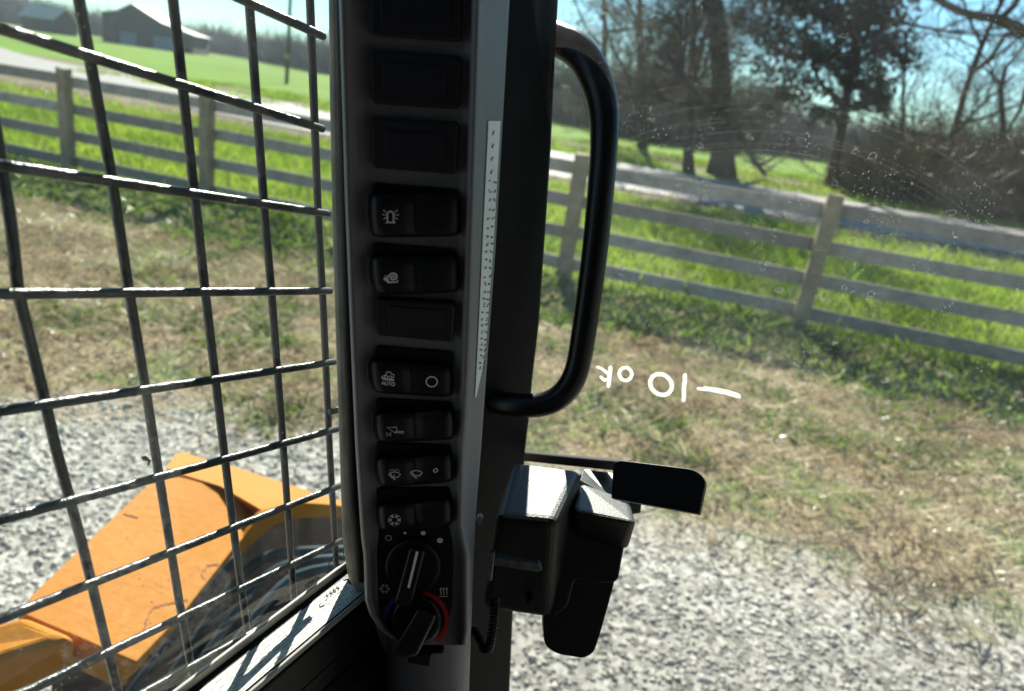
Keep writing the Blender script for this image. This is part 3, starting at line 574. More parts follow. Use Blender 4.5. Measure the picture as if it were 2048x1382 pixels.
for i, x in enumerate((.016, .020, .024, .028)): mb.add([sill(x, .013, .002), sill(x + .0018, .013, .002), sill(x + .0022, .019, .002), sill(x + .0006, .019, .002)], [(0, 1, 2, 3)], 2)
part(mb, "warning_decal", [MT['decal'], MT['ink'], MT['dark_ink']], sl, label="sunlit cream decal with rows of worn print")
# lower side wall under the sill
mb = MB(); low = lambda x, w, h: sill(x, w, 0) + np.array([0, 0, h])
prism(mb, [low(-.09, .060, -.031), low(1.0, .060, -.031), low(1.0, .062, -1.1), low(-.09, .062, -1.1)], [low(-.09, .0, -.031), low(1.0, .0, -.031), low(1.0, -.02, -1.1), low(-.09, -.02, -1.1)], .004)
prism(mb, [low(-.09, .082, -.062), low(1., .082, -.062), low(1., .082, -.10), low(-.09, .082, -.10)], [low(-.09, .0621, -.05), low(1., .0621, -.05), low(1., .0621, -.11), low(-.09, .0621, -.11)], .004)
part(mb, "side_wall", MT['blackp'])
PL = plane_pts((640, 1340, .62), (690, 1340, .64), (640, 1400, .62)); mb = MB()
slab(mb, [(612, 1352), (672, 1318), (682, 1440), (612, 1440)], PL, 0, .004, .001, 0); slab(mb, [(642, 1356), (668, 1340), (670, 1440), (640, 1440)], PL, .0012, .001, 0, 1)
part(mb, "data_plate", [MT['orange'], MT['decal']])

# --- window post (dark strip left of the panel)
PP = Plane(2.78, 0, -.00065)                                       # the switch panel's own plane
PB = Plane(2.45, 0, -.00060)                                       # post behind it
mb = MB(); slab(mb, rnd([(651, -120), (655, 200), (662, 500), (672, 800), (682, 1090), (694, 1165), (740, 1235), (800, 1420), (860, 1420), (860, -120)], [0, 30, 30, 30, 30, 10, 8, 0, 0, 0]), PB, 0, .05, .006, seg=4)
part(mb, "window_post", MT['frame'], smooth=False)
mb = MB(); q = [(684, -120), (690, 300), (698, 700), (708, 1000), (722, 1160)]; tube(mb, [PB.pt(x, y, .002) for x, y in q], .0035, 10); part(mb, "window_seal", MT['rubber'], smooth=True)

# --- switch panel housing: lofted cross sections down the pillar
rows = []
Lx = lambda y: np.interp(y, [-120, 0, 400, 700, 900, 1075, 1110, 1200, 1235, 1262, 1290], [675, 678, 690, 702, 711, 722, 727, 730, 741, 762, 800])
Rf = lambda y: np.interp(y, [-120, 0, 250, 500, 700, 830, 900, 1050, 1090, 1110, 1270, 1290], [955, 953, 946, 938, 932, 926, 921, 918, 926, 930, 930, 926])
Rx = lambda y: np.interp(y, [-120, 0, 250, 500, 700, 900, 1050, 1150, 1382, 1440], [1024, 1019, 1005, 991, 976, 962, 950, 946, 938, 936])
yy = [-120] + list(np.arange(-60, 1290, 30)) + [1290]
mb = MB(); sec = None; V = []
for y in yy:
    l, rf_, rx = Lx(y), Rf(y), Rx(y); k = np.interp(y, [1075, 1110], [1, .55])
    prof = [(l + 4, -.045), (l, -.012), (l + 2, -.002), (l + 7, .002), (l + 14, .001), (l + 26 * k + 4, -.004), (l + 42 * k + 4, -.006), ((l + rf_) / 2, -.006), (rf_ - 26, -.006), (rf_ - 10, -.003), (rf_ - 3, .003), (rf_ + 2, .0035), (rf_ + 7, .001), (rf_ + 12, -.004), (rf_ + (rx - rf_) * .45, -.018), (rx - 5, -.034), (rx, -.042), (rx - 2, -.07)]
    V.append([PP.pt(x, y, o) for x, o in prof])
n_ = len(V[0]); mb.add([p for row in V for p in row], [(i * n_ + j, (i + 1) * n_ + j, (i + 1) * n_ + j + 1, i * n_ + j + 1) for i in range(len(V) - 1) for j in range(n_ - 1)])
pan = part(mb, "switch_panel", MT['panel'], smooth=True)
# lower pillar cover
V = []
for y in np.arange(1200, 1640, 20):
    rx = Rx(y); V.append([PP.pt(x, y, o) for x, o in ((770, -.075), (778, -.045), (800, -.030), (850, -.022), (900, -.024), (925, -.030), (rx, -.042), (rx - 2, -.08))])
mb = MB(); n_ = 8; mb.add([p for row in V for p in row], [(i * n_ + j, (i + 1) * n_ + j, (i + 1) * n_ + j + 1, i * n_ + j + 1) for i in range(len(V) - 1) for j in range(n_ - 1)])
part(mb, "pillar_cover", MT['panel'], smooth=True)
OFF = -.006
# --- long label on the side face of the panel
def sideface(f, y, o=.0):
    rf_, rx = Rf(y), Rx(y); x = rf_ + (rx - rf_) * f; off = np.interp(f, [.45, .93], [-.018, -.034]); return PP.pt(x, y, off + .0012 + o)
mb = MB(); ys2 = list(np.arange(242, 790, 18)) + [795]; vs = []
for y in ys2:
    f1 = np.interp(y, [242, 690, 735, 795], [.93, .90, .82, .60]); f0 = np.interp(y, [242, 500, 795], [.52, .50, .54]); vs += [sideface(f0, y), sideface(f1, y)]
mb.add(vs, [(2 * i, 2 * i + 1, 2 * i + 3, 2 * i + 2) for i in range(len(ys2) - 1)]); rr = random.Random(4)
for y in list(range(268, 370, 26)):
    mb.add([sideface(.66, y, .0006), sideface(.72, y - 7, .0006), sideface(.75, y - 6, .0006), sideface(.70, y + 3, .0006)], [(0, 1, 2, 3)], 1)
y = 364
while y < 745:
    for f in (.63, .80):
        for q in range(2):
            a_ = f + rr.uniform(-.03, .05); yy_ = y + rr.uniform(-3, 3); ln = rr.uniform(1.5, 3.5)
            mb.add([sideface(a_, yy_, .0006), sideface(a_ + .05, yy_ - ln, .0006), sideface(a_ + .08, yy_ - ln + 1.5, .0006), sideface(a_ + .03, yy_ + 2, .0006)], [(0, 1, 2, 3)], 1)
    y += np.interp(y, [364, 745], [19, 11])
part(mb, "long_label", [MT['label'], MT['dark_ink']], pan, label="long narrow white label with rows of tiny print")

# --- blank covers
for o_, i_ in (([(737, -70), (925, -64), (922, 85), (740, 72)], [(760, -50), (900, -44), (900, 62), (763, 56)]), ([(738, 99), (922, 112), (918, 220), (743, 209)], [(765, 123), (893, 133), (890, 193), (765, 187)]),
               ([(741, 235), (918, 246), (914, 350), (745, 337)], [(768, 261), (890, 270), (888, 326), (768, 319)]), ([(749, 597), (912, 607), (907, 686), (752, 672)], [(776, 612), (886, 621), (883, 669), (777, 661)])):
    mb = MB(); slab(mb, rnd(o_, 12), PP, OFF + .006, .008, .0016); slab(mb, rnd(i_, 5), PP, OFF + .0068, .0010, .0004); part(mb, "blank_switch_cover", MT['cover'], pan)

# --- rockers
def rocker(body, pocket, marks, mode, label):
    A, B, C_, D_ = [np.array(q, float) for q in body]; mb = MB(); slab(mb, rnd(pocket, 9), PP, OFF + .0022, .004, .0008)
    H_ = {'l': lambda u: .0075 + .0055 * (1 - u) ** 1.5 + .0015 * max(0, (u - .55)) * 2, 'm': lambda u: .0095 + .004 * abs(u - .5) * 2}[mode]
    h = lambda u: OFF + H_(u); us = [0, .012, .035, .08, .15, .25, .35, .44, .48, .5, .54, .65, .78, .88, .945, .98, 1]; vsn = [0, .03, .10, .3, .5, .7, .9, .97, 1]
    def pos(u, v):
        cu = (u - .5) * 2; cv = (v - .5) * 2; su = .5 + cu * .5 * (1 - .045 * abs(cv) ** 4); bow = .05 * math.sin(math.pi * u)
        q = (A + (B - A) * su) * (1 - v) + (D_ + (C_ - D_) * su) * v; e = min(1, (1 - abs(cu) ** 14)) * (1 - abs(cv) ** 12) ** .5
        q = q + np.array([0, 1]) * (bow * (1 - v) * 100 * .6); q[1] += (-1 if cv > 0 else 1) * abs(cu) ** 8 * 5 * abs(cv)
        crease = -.0012 if .45 < u < .52 else 0
        return PP.pt(q[0], q[1], OFF + (H_(u) + crease - OFF * 0) * (.35 + .65 * e))
    g = [pos(u, v) for v in vsn for u in us]; nu = len(us); k = len(vsn)
    mb.add(g, [(j * nu + i, j * nu + i + 1, (j + 1) * nu + i + 1, (j + 1) * nu + i) for j in range(k - 1) for i in range(nu - 1)], 1)
    rim = [j * nu for j in range(k)] + [(k - 1) * nu + i for i in range(1, nu)] + [j * nu + nu - 1 for j in range(k - 2, -1, -1)] + [i for i in range(nu - 2, 0, -1)]
    rp_ = [g[i] for i in rim]; m = len(rp_); mb.add(rp_ + [p - PP.n * .008 for p in rp_], [(i, (i + 1) % m, m + (i + 1) % m, m + i) for i in range(m)], 1)
    # lip at the left end, caught light painted as a paler line
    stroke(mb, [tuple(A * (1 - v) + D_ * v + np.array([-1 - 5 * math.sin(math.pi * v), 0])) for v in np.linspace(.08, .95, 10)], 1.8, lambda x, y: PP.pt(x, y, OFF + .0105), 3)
    def surf(x, y):
        u = (x - A[0]) / (B[0] - A[0]); return PP.pt(x, y, h(min(max(u, 0), 1)) + .0007)
    for kind, *a in marks:
        if kind == 'l': stroke(mb, a[0], a[1], surf, 2)
        elif kind == 'c': stroke(mb, a[0], a[1], surf, 2, closed=True)
        elif kind == 'd': stroke(mb, a[0], a[1], lambda x, y: surf(x, y) + PP.n * .0002, 0)
        else: blob(mb, a[0], surf, 2)
    o = part(mb, "rocker_switch", [MT['black'], MT['rocker'], MT['white'], MT['lip']], pan, label=label)
    for i, p in enumerate(o.data.polygons): p.use_smooth = p.material_index == 1
    return o
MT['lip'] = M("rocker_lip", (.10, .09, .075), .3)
w = 1.7
beacon = [('l', [(775, 444), (775, 428), (777.5, 424), (781, 422.5), (784.5, 424), (787, 428), (787, 444)], 2.4), ('l', [(771, 445), (791, 445)], 2.4)] + [('l', L_, w) for L_ in ([(766.5, 420), (770, 422.7)], [(771.5, 424), (773.5, 425.5)], [(764.5, 429), (768, 429.4)], [(769.5, 429.6), (772.5, 430)], [(767, 438.5), (773, 434.5)], [(795, 420), (792, 422.6)], [(790.6, 424), (788.8, 425.6)], [(797.5, 429.6), (794, 429.8)], [(792.6, 430), (789.6, 430.2)], [(795.3, 438.5), (789.3, 434.5)])]
rocker([(736, 386), (921, 380), (923, 473), (741, 476)], [(744, 366), (915, 379), (916, 470), (744, 470)], beacon, 'l', "rocker switch marked with a flashing beacon symbol")
shell = circ(786.5, 553, 9, 8.2, 22)
snail = [('f', shell), ('f', [(768, 554), (772, 556), (774, 553.5), (777, 558), (778, 563), (793, 563), (797, 559.5), (796, 565), (776, 566.5), (772, 562), (767, 560)]), ('l', [(770, 551), (774, 555)], 1.8), ('l', [(776, 549.5), (776.5, 555)], 1.8), ('d', [(780.5, 558), (780, 553), (783, 549.5), (787.5, 549), (790.5, 552), (790, 556), (787, 557.5), (785, 555.5), (786, 553.5)], 1.5)]
rs = rocker([(738, 510), (918, 506), (921, 586), (746, 590)], [(745, 486), (912, 499), (913, 585), (748, 584)], snail, 'l', "rocker switch marked with a white snail")
auto = [('l', L_, w) for L_ in ([(763, 755), (766, 752.5), (770, 750.5), (773, 747.5), (773.4, 743.6), (781.6, 744.8), (783, 748), (788, 749.2), (787, 755.5), (785, 756.6)], [(762.5, 755.5), (768, 757)], [(764.5, 758.6), (770, 759), (775, 761.3), (780, 760.2), (788, 761.5)], [(766, 757.2), (777, 758), (788.5, 760)])]
auto += [('c', circ(772.2, 754, 3, 3, 14), 1.5), ('c', circ(780.8, 755, 3, 3, 14), 1.5), ('c', circ(863.5, 763.5, 11, 10, 30), 2.3)]
auto += [('l', L_, 1.7) for L_ in ([(763, 768.6), (766.6, 762.8), (769.3, 769.4)], [(764.6, 767), (768.2, 767.4)], [(770.3, 763.5), (770.2, 768.5), (772.2, 770.3), (774.6, 769.8), (775.2, 764)], [(776.6, 764.3), (783, 765)], [(779.8, 764.8), (779.3, 771)])] + [('c', circ(786.3, 768.4, 3.1, 3.3, 14), 1.7)]
rocker([(737, 716), (907, 730), (907, 795), (744, 786)], [(752, 692), (906, 705), (905, 790), (752, 780)], auto, 'l', "rocker switch marked AUTO with a vehicle symbol and a circle")
bucket = [('c', [(774, 854.5), (793.3, 854.5), (793.3, 862), (789.5, 865.5)], 1.5), ('l', [(793.3, 862.3), (808, 863.3)], 1.3), ('l', [(789.5, 865.3), (808, 866)], 1.3), ('c', [(773, 865), (773, 872), (780, 868.8)], 1.1), ('l', [(781.4, 864.7), (780.8, 872.5)], 1.1)]
rocker([(747, 824), (909, 815), (911, 879), (752, 886)], [(752, 798), (905, 806), (906, 880), (756, 880)], bucket, 'm', "rocker switch marked with a loader bucket symbol")
def wiper(cx, cy, r_): return [('c', circ(cx, cy + 17, 20, 20, 9, -128, -52) + circ(cx, cy + 17, 11, 10, 6, -60, -120), 1.4), ('l', [(cx - 9, cy - .5), (cx - .5, cy + 12)], 1.5), ('f', circ(cx - .3, cy + 12, 1.7, 1.4, 8))]
wipers = wiper(789, 947, 0) + wiper(832.5, 944, 0) + [('f', circ(x, y, .9, .9, 6)) for x, y in ((780, 942), (781.5, 940), (784.3, 939), (787.5, 940), (790.5, 940), (793.5, 939), (796.3, 940), (798, 942), (788.7, 942.5), (788.7, 950), (788.7, 953))] + [('c', circ(871.3, 941, 4.4, 3.4, 16, rot=-25), 1.7)]
rocker([(749, 914), (906, 904), (908, 965), (756, 975)], [(753, 886), (903, 892), (904, 965), (757, 968)], wipers, 'm', "rocker switch marked with two wiper symbols and a small circle")
def flake(cx, cy, r_, wd=1.3):
    o = [('c', [(cx + r_ * .62 * math.cos(math.radians(a)), cy + r_ * .55 * math.sin(math.radians(a))) for a in range(0, 360, 60)], wd)]
    for a in range(0, 360, 60):
        c_, s_ = math.cos(math.radians(a)), math.sin(math.radians(a)) * .9; o.append(('l', [(cx + r_ * .62 * c_, cy + r_ * .62 * s_), (cx + r_ * c_, cy + r_ * s_)], wd))
        for b_ in (-38, 38): c2, s2 = math.cos(math.radians(a + b_ * .55)), math.sin(math.radians(a + b_ * .55)) * .9; o.append(('l', [(cx + r_ * .75 * c_, cy + r_ * .75 * s_), (cx + r_ * 1.02 * c2, cy + r_ * 1.02 * s2)], wd))
    return o
rocker([(752, 1008), (904, 994), (906, 1049), (758, 1064)], [(755, 978), (903, 982), (904, 1052), (758, 1058)], flake(789, 1040, 12.5), 'm', "rocker switch marked with a snowflake")

# --- climate plate and its two knobs
mb = MB(); slab(mb, rnd([(751, 975), (908, 975), (905, 1215), (893, 1255), (860, 1284), (815, 1290), (772, 1262), (757, 1225)], [8, 8, 30, 30, 30, 20, 20, 14]), PP, OFF + .0012, .004, .0008)
sf = lambda x, y: PP.pt(x, y, OFF + .0018)
def draw(mb, marks, surf, mi):
    for kind, *a in marks:
        if kind == 'l': stroke(mb, a[0], a[1], surf, mi)
        elif kind == 'c': stroke(mb, a[0], a[1], surf, mi, closed=True)
        else: blob(mb, a[0], surf, mi)
pm = [('c', circ(777, 1076, 6, 5, 18), 1.0), ('f', circ(810, 1066, 3.2, 2.6, 14)), ('f', circ(846.5, 1066.5, 5, 4.2, 16)), ('f', circ(880, 1081, 6.2, 5.2, 18)), ('l', [(878, 1193), (895, 1193)], 1.1)] + flake(769.5, 1177.5, 10, .9)
for x in (881, 887, 893): pm.append(('l', [(x + 1, 1176), (x - 1, 1180), (x + 1.5, 1185), (x, 1190)], 1.3)); pm.append(('f', [(x - 1.5, 1178.5), (x + 1.3, 1174.5), (x + 3.2, 1179)]))
draw(mb, pm, sf, 1)
stroke(mb, circ(832, 1240, 62, 56, 26, -80, 50), 8, sf, 2); stroke(mb, circ(832, 1240, 62, 56, 18, -180, -118), 8, sf, 3)
part(mb, "climate_plate", [MT['black'], MT['white'], MT['red'], MT['blue']], pan)
def knob(cx, cy, r_, bar, line, label, hgt=.013):
    mb = MB(); b_ = circ(cx, cy, r_, r_ * .95, 36); f_ = circ(cx, cy, r_ * .9, r_ * .86, 36)
    prism(mb, [PP.pt(x, y, OFF + hgt * .55) for x, y in f_], [PP.pt(x, y, OFF + .001) for x, y in b_], .002)
    prism(mb, [PP.pt(x, y, OFF + hgt + .008) for x, y in rnd(bar, 6)], [PP.pt(cx + (x - cx) * 1.12, cy + (y - cy) * 1.05, OFF + .001) for x, y in rnd(bar, 6)], .002)
    if line: stroke(mb, line, 5.2, lambda x, y: PP.pt(x, y, OFF + hgt + .0086), 1)
    return part(mb, "rotary_knob", [MT['rocker'], MT['white']], pan, label=label)
knob(826, 1133, 61, [(820, 1096), (850, 1102), (822, 1212), (790, 1206)], [(834.5, 1103), (817, 1176)], "upper rotary knob with a white pointer line")
knob(833, 1240, 54, [(836, 1218), (872, 1232), (834, 1308), (812, 1314), (792, 1306), (800, 1280)], None, "lower rotary knob inside a red and blue arc", .016)
mb = MB(); slab(mb, [(812, 1306), (866, 1308), (860, 1336), (816, 1328)], PP, -.012, .012, .002); slab(mb, [(800, 1300), (885, 1302), (888, 1308), (800, 1312)], PP, -.014, .006, .001); part(mb, "panel_clip", MT['black'], pan)
mb = MB(); slab(mb, circ(959, 1040, 6, 9, 12), Plane(1 / .56, 0, 0), 0, .01, .001); part(mb, "bolt", MT['bolt'], pan)

# --- door frame, grab handle, door glass
PD = Plane(1 / .66 - 0, .0000, -.00008); PDb = plane_pts((1050, 0, .62), (1120, 0, .64), (1050, 1382, .80))
mb = MB(); slab(mb, [(880, -140), (1125, -140), (1120, 0), (1113, 130), (1105, 300), (1095, 450), (1081, 650), (1068, 760), (1061, 840), (1053, 905), (1040, 1100), (1030, 1200), (1022, 1382), (1018, 1450), (880, 1450)], PDb, 0, .06, .004)
door = part(mb, "cab_door", MT['blackp'])
Lc = np.array([.93, .05, -.35]); Lc /= np.linalg.norm(Lc); nF = np.cross(Lc, d2); nF /= np.linalg.norm(nF); p0 = np.array([(1100 - CX) / FPX, (600 - CY) / FPX, 1]) * .73; PF = plane_nd(nF, nF @ p0)
mb = MB(); mb.add([PF.pt(x, y) for x, y in ((1000, -400), (2300, -420), (2300, 1700), (980, 1700))], [(0, 1, 2, 3)]); glassmb = mb
def gsurf(o): return lambda x, y: PF.pt(x, y, o)
hw = MB(); gs = gsurf(.0008)
def paint(pts, w_):
    n = len(pts); rrr = random.Random(len(pts) * 7 + int(pts[0][0])); out = []
    for (ax, ay), (bx, by) in zip(pts[:-1], pts[1:]):
        for k in range(3): out.append((ax + (bx - ax) * k / 3 + rrr.uniform(-.4, .4), ay + (by - ay) * k / 3 + rrr.uniform(-.4, .4)))
    w_ *= .82; stroke(hw, out + [pts[-1]], w_, gs)
    for q in (pts[0], pts[-1]): blob(hw, circ(q[0], q[1], w_ * .5, w_ * .48, 10), gsurf(.001))
paint([(1221, 735), (1219, 750), (1217, 772)], 9); paint([(1195, 734), (1205, 738), (1216, 748)], 6); paint([(1202, 754), (1208, 760), (1216, 759)], 7)
paint(circ(1251, 748, 12.5, 13, 16, -70, 290, rot=-15), 8); paint(circ(1322, 769, 23, 19.5, 22, -60, 292, rot=38), 9.5)
paint([(1370, 750), (1369, 765), (1368, 780), (1367, 800)], 9.5); paint([(1396, 777), (1420, 780), (1450, 786), (1479, 794)], 6.5); paint([(1408, 774), (1440, 778), (1465, 784), (1480, 790)], 3)
mb = glassmb; rr = random.Random(12)
for i in range(42):                                               # wiper swing scratches
    R0 = rr.uniform(640, 800) + rr.gauss(0, 10); c0 = (1500 + rr.gauss(0, 10), 960); a0 = rr.uniform(-122, -60); L_ = rr.uniform(6, 34)
    q = circ(c0[0], c0[1], R0, R0, 14, a0, min(a0 + L_, -48)); q = [(x, y) for x, y in q if x > 1240]
    if len(q) > 3: stroke(mb, q, rr.uniform(.5, 1.1), gsurf(.0004), 1)
for i in range(60):
    x, y = rr.uniform(1120, 2040), rr.uniform(20, 900); a0 = rr.uniform(-.6, .3) + (math.pi / 2 if rr.random() < .35 else 0); l = rr.uniform(6, 50)
    stroke(mb, [(x, y), (x + l * math.cos(a0) * .5, y + l * math.sin(a0) * .5 + rr.uniform(-2, 2)), (x + l * math.cos(a0), y + l * math.sin(a0))], rr.uniform(.6, 1.3), gsurf(.0004), 1)
for i in range(48):                                               # rims of dried water drops
    x, y = rr.uniform(1110, 2040), rr.triangular(20, 820, 330); r_ = rr.uniform(2.5, 7.5); q = circ(x, y, r_ * rr.uniform(1, 1.7), r_ * .8, 14); w1, w2 = rr.uniform(0, 6), rr.uniform(.1, .35); q = [(x + (a - x) * (1 + w2 * math.sin(2 * k_ * .45 + w1)), y + (b_ - y) * (1 + w2 * math.cos(3 * k_ * .45 + w1))) for k_, (a, b_) in enumerate(q)]
    stroke(mb, q, rr.uniform(.7, 1.4), gsurf(.0004), 2, closed=True)
for i in range(4):
    x, y = rr.uniform(1500, 2000), rr.uniform(150, 700); 
    for k in range(8): q = (x + rr.gauss(0, 5), y + rr.gauss(0, 8)); blob(mb, circ(q[0], q[1], rr.uniform(.8, 2.4), rr.uniform(.8, 2.4), 7), gsurf(.0005), 2)
dg = part(mb, "door_glass", [MT['glassF'], MT['scratch'], MT['spot']], door, label="dusty scratched pane of the front door")
part(hw, "handwriting", MT['marker'], dg, label="mirrored white paint marker writing on the glass")
hp = [(1000, 40, .64), (1040, 56, .62), (1080, 68, .61), (1110, 77, .60), (1135, 87, .59), (1157, 102, .585), (1177, 126, .58), (1194, 162, .578), (1205, 202, .578), (1209, 240, .578), (1208, 300, .578), (1200, 400, .582), (1190, 500, .587), (1177, 600, .592), (1164, 690, .597), (1155, 740, .60), (1138, 776, .602), (1112, 800, .605), (1080, 811, .608), (1040, 811, .612), (1005, 806, .62), (960, 800, .64)]
def smooth(pts, it=4):
    pts = [np.array(p, float) for p in pts]
    for _ in range(it if it < 3 else 2):
        o = [pts[0]]
        for a, b_ in zip(pts[:-1], pts[1:]): o += [a * .75 + b_ * .25, a * .25 + b_ * .75]
        pts = o + [pts[-1]]
    return pts
mb = MB(); sm = smooth(hp); tube(mb, [P(q[0], q[1], q[2] + .07) for q in sm], [float(np.interp(q[1], [60, 150, 300, 700], [.0152, .0145, .0120, .0112])) for q in sm], 20); part(mb, "grab_handle", MT['handle'], door, smooth=True)

# --- door latch
def cuboid(mb, t4, b4, bev, mi=0):
    bm = bmesh.new(); T = [bm.verts.new(P(*p)) for p in t4]; B = [bm.verts.new(P(*p)) for p in b4]; bm.faces.new(T); bm.faces.new(B[::-1])
    for i in range(4): bm.faces.new((T[i], B[i], B[(i + 1) % 4], T[(i + 1) % 4]))
    bmesh.ops.recalc_face_normals(bm, faces=bm.faces); bmesh.ops.bevel(bm, geom=list(bm.edges), offset=bev, segments=4, affect='EDGES', profile=.5, clamp_overlap=True)
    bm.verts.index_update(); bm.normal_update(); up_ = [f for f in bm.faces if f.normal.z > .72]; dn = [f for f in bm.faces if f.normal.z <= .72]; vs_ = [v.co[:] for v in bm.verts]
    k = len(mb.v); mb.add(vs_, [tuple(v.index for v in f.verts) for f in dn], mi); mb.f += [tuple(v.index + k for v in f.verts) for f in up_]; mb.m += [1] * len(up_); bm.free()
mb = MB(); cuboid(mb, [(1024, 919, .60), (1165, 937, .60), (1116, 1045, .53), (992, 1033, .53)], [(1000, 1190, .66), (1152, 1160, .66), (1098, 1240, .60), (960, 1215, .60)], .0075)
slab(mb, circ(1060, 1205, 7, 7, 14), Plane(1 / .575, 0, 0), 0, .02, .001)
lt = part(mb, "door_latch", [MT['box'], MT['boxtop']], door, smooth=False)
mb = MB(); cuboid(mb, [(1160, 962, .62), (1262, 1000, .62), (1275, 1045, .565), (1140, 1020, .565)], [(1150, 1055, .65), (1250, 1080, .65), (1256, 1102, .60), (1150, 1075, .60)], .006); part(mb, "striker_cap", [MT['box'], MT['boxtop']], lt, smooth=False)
mb = MB(); PLh = Plane(1 / .60, 0, 0); slab(mb, rnd([(1100, 1050), (1258, 1050), (1246, 1110), (1236, 1165), (1195, 1168), (1150, 1158), (1135, 1215), (1105, 1236), (1094, 1200)], 12), PLh, 0, .05, .006, seg=4); part(mb, "latch_housing", MT['black'], lt)
mb = MB(); slab(mb, rnd([(1094, 1100), (1240, 1110), (1228, 1170), (1200, 1270), (1188, 1306), (1168, 1317), (1116, 1309), (1094, 1296), (1087, 1280), (1088, 1236)], [4, 4, 30, 20, 12, 8, 14, 10, 8, 4]), Plane(1 / .62, 0, 0), 0, .035, .006, seg=4); part(mb, "latch_grip", MT['black'], lt)
mb = MB(); PR = plane_pts((1050, 915, .76), (1240, 935, .62), (1050, 1000, .76)); PQ = plane_pts((1226, 930, .58), (1400, 950, .55), (1226, 1000, .57)); slab(mb, [(1040, 904), (1240, 923), (1240, 943), (1040, 922)], PR, -.004, .012, .002); slab(mb, rnd([(1150, 950), (1170, 950), (1236, 990), (1240, 1030), (1222, 1022), (1150, 975)], 6), PR, -.006, .010, .002); slab(mb, rnd([(1205, 985), (1262, 992), (1258, 1030), (1215, 1024)], 4), PR, -.008, .012, .002)
part(mb, "release_bar", MT['blackp'], lt)
mb = MB(); slab(mb, rnd([(1226, 926), (1240, 920), (1388, 938), (1412, 958), (1398, 1028), (1222, 996)], [12, 8, 24, 22, 3, 3], 7), PQ, .0, .007, .0018); part(mb, "release_paddle", MT['black'], lt)
mb = MB(); prism(mb, [P(*q) for q in ((1166, 938, .66), (1232, 946, .66), (1226, 998, .62), (1160, 960, .62))], [P(q[0], q[1] + 14, q[2]) for q in ((1166, 938, .66), (1232, 946, .66), (1226, 998, .62), (1160, 960, .62))], .001); part(mb, "striker_plate", MT['steel'], lt)
PBk = Plane(1 / .52, 0, 0); mb = MB(); slab(mb, rnd([(984, 1116), (1078, 1130), (1086, 1140), (1075, 1144), (984, 1130)], 4), PBk, 0, .014, .002); slab(mb, [(978, 1106), (990, 1104), (984, 1162), (970, 1163)], PBk, .002, .006, .001); part(mb, "latch_bracket", MT['steel'], lt)
mb = MB(); pth = smooth([(990, 1196, .56), (988, 1240, .56), (980, 1290, .56), (972, 1310, .56), (960, 1280, .57), (945, 1255, .58)]); hx = []
tot = len(pth) * 10
for i in range(tot):
    f = i / tot * (len(pth) - 1); k = int(f); c = pth[k] + (pth[min(k + 1, len(pth) - 1)] - pth[k]) * (f - k); w_ = i * .9; hx.append(P(*c) + cw((.0032 * math.cos(w_), .0012 * math.sin(w_), .0032 * math.sin(w_))))
tube(mb, hx, .0009, 5); part(mb, "coiled_cable", MT['black'], door)

# --- cab shell round the driver: roof, rear wall, right wall (unseen; pale lining throws light back)
c0 = CAM; F = np.array([.395, .902, 0]); F /= np.linalg.norm(F); Rt = np.array([F[1], -F[0], 0]); U3 = np.array([0, 0, 1.])
def cb(mb, f0, f1, r0, r1, z0, z1): box(mb, c0 + F * (f0 + f1) / 2 + Rt * (r0 + r1) / 2 + U3 * (z0 + z1) / 2, F * (f1 - f0) / 2, Rt * (r1 - r0) / 2, U3 * (z1 - z0) / 2)
mb = MB(); cb(mb, -.75, .78, -.36, .66, .40, .46); part(mb, "cab_roof", MT['liner'])
mb = MB(); cb(mb, -.80, -.752, -.36, .66, -1.2, .398); part(mb, "rear_wall", MT['liner'])
mb = MB(); cb(mb, -.75, .80, .661, .70, -1.2, .398); part(mb, "right_wall", MT['liner'])
mb = MB(); cb(mb, -.75, .05, -.40, -.362, -1.2, .398); part(mb, "rear_side_panel", MT['blackp'])  # unseen, added to keep side light off the door frame
mb = MB(); cb(mb, -.75, .76, -.36, .66, -1.25, -1.2); part(mb, "cab_floor", MT['rubber'])
mb = MB(); cb(mb, -.55, -.08, .02, .52, -.80, -.66); cb(mb, -.62, -.50, .02, .52, -.66, -.10); part(mb, "seat", MT['rubber'])

# --- lift arm and chassis outside the side window
PA = plane_pts((340, 960, 1.38), (500, 1040, 1.42), (270, 1320, 1.02))
arm = MB()
slab(arm, rnd([(301, 964), (349, 950), (440, 975), (524, 1020), (500, 1062), (465, 1100), (367, 1226), (273, 1324), (50, 1229), (62, 1192), (145, 1112)], [6, 30, 40, 10, 8, 8, 8, 3, 3, 10, 60]), PA, 0, .05, .004)
mb = arm; sA_ = lambda x, y: PA.pt(x, y, .0012); rr = random.Random(6)
def crack(pts):
    for (ax, ay), (bx, by) in zip(pts[:-1], pts[1:]):
        k = max(2, int(math.hypot(bx - ax, by - ay) / 4)); q = [(ax + (bx - ax) * i / k + rr.uniform(-2, 2), ay + (by - ay) * i / k + rr.uniform(-2, 2)) for i in range(k + 1)]
        stroke(mb, q, rr.uniform(1.4, 3.2), sA_, 1)
crack([(375, 1199), (340, 1205), (305, 1215), (293, 1240), (290, 1262), (300, 1262)]); crack([(438, 1126), (415, 1130), (403, 1150), (412, 1158)]); crack([(247, 1028), (262, 1030), (278, 1036)])
for i in range(50):
    x, y = rr.gauss(315, 45), rr.gauss(1190, 50)
    if (x - 280) * .9 + (y - 1200) * .9 < 90: blob(mb, circ(x, y, rr.uniform(.6, 1.9), rr.uniform(.6, 1.6), 6), sA_, 1)
am = part(arm, "lift_arm", [MT['orange'], MT['chip']])
mb = MB(); PA2 = plane_pts((354, 905, 1.52), (680, 1000, 1.62), (520, 1020, 1.40))
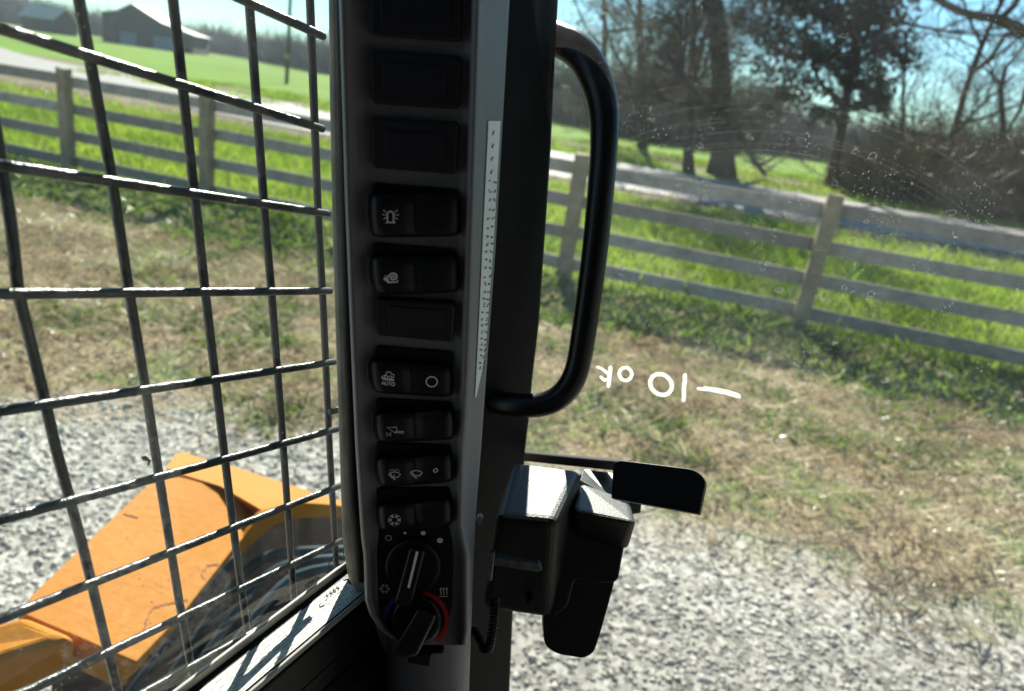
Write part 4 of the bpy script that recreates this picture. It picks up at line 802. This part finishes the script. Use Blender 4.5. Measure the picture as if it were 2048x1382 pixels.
prism(mb, [PA2.pt(x, y, 0) for x, y in rnd([(350, 945), (330, 935), (354, 904), (370, 906), (461, 931), (679, 1000), (760, 1025), (760, 1050), (684, 1012), (600, 1006), (524, 1021), (440, 972)], 5)],
      [PA2.pt(x, y, 0) - np.array([0, 0, .05]) + np.array([0, .03, 0]) for x, y in rnd([(350, 945), (330, 935), (354, 904), (370, 906), (461, 931), (679, 1000), (760, 1025), (760, 1050), (684, 1012), (600, 1006), (524, 1021), (440, 972)], 5)], .006)
slab(mb, rnd([(462, 1104), (500, 1058), (524, 1022), (600, 1004), (684, 1010), (760, 1040), (760, 1070), (684, 1034), (600, 1036), (562, 1044), (528, 1066), (500, 1095), (478, 1115)], [4, 20, 20, 20, 20, 0, 0, 20, 20, 20, 20, 20, 4]), plane_pts((479, 1098, 1.36), (684, 1020, 1.5), (684, 1120, 1.5)), 0, .02, .003, 0)
part(mb, "arm_brace", MT['orange'], am)
mb = MB(); bm = bmesh.new()                                       # rounded crossmember, lower left
T = [bm.verts.new(P(*p)) for p in ((-250, 1318, .97), (48, 1228, .97), (156, 1272, .93), (-250, 1389, .89))]; B = [bm.verts.new(P(*p)) for p in ((-250, 1410, 1.06), (48, 1330, 1.12), (160, 1338, 1.0), (-250, 1490, .97))]
bm.faces.new(T); bm.faces.new(B[::-1])
for i in range(4): bm.faces.new((T[i], B[i], B[(i + 1) % 4], T[(i + 1) % 4]))
bmesh.ops.recalc_face_normals(bm, faces=bm.faces); bmesh.ops.bevel(bm, geom=list(bm.edges), offset=.014, segments=5, affect='EDGES', profile=.5, clamp_overlap=True); bm.verts.index_update()
mb.add([v.co[:] for v in bm.verts], [tuple(v.index for v in f.verts) for f in bm.faces]); bm.free()
for k in range(60):
    y = 1284 + k * 1.05; x = 130 + 3 * math.sin(k * .7) + rr.uniform(-3, 3); mb.add([P(a_, b_, .925) for a_, b_ in circ(x, y, rr.uniform(.6, 1.8), 1.2, 6)], [tuple(range(6))], 1)
cm = part(mb, "crossmember", [MT['orange'], MT['chipw']], smooth=False)
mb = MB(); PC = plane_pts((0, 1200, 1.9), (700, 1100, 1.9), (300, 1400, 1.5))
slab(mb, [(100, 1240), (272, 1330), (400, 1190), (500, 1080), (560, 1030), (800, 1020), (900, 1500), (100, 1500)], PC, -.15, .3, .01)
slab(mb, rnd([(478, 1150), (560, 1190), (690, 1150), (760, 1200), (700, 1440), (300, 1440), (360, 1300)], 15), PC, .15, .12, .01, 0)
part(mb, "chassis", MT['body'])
mb = MB()
for pts, r_ in (([(300, 1420, 1.25), (380, 1300, 1.3), (450, 1190, 1.35), (500, 1130, 1.38), (545, 1108, 1.4), (620, 1102, 1.4), (760, 1100, 1.4)], .010), ([(340, 1420, 1.2), (420, 1300, 1.25), (500, 1180, 1.32), (560, 1130, 1.36), (640, 1118, 1.38), (760, 1115, 1.38)], .009),
                ([(250, 1400, 1.2), (340, 1280, 1.28), (440, 1150, 1.36), (480, 1110, 1.4)], .008), ([(380, 1400, 1.15), (470, 1290, 1.2), (540, 1190, 1.25), (600, 1140, 1.3), (760, 1125, 1.3)], .008)):
    tube(mb, [P(*q) for q in smooth(pts)], r_, 10)
part(mb, "hydraulic_hoses", MT['hose'], smooth=True)

# --- haze: one even box of air round the camera and everything seen through it
hz = MB(); box(hz, (-20, 90, 13), (330, 0, 0), (0, 260, 0), (0, 0, 15)); m = bpy.data.materials.new("haze"); m.use_nodes = True; nt = m.node_tree; nt.nodes.clear()
ho = nt.nodes.new("ShaderNodeOutputMaterial"); hv = nt.nodes.new("ShaderNodeVolumePrincipled"); hv.inputs["Density"].default_value = .0003; hv.inputs["Color"].default_value = (.80, .90, 1, 1); hv.inputs["Anisotropy"].default_value = .3
nt.links.new(hv.outputs[0], ho.inputs["Volume"]); tag(hz.build("haze", m), "thin bluish haze in the air", kind='stuff')

for o in bpy.data.objects:
    if '_w' in o: del o['_w']
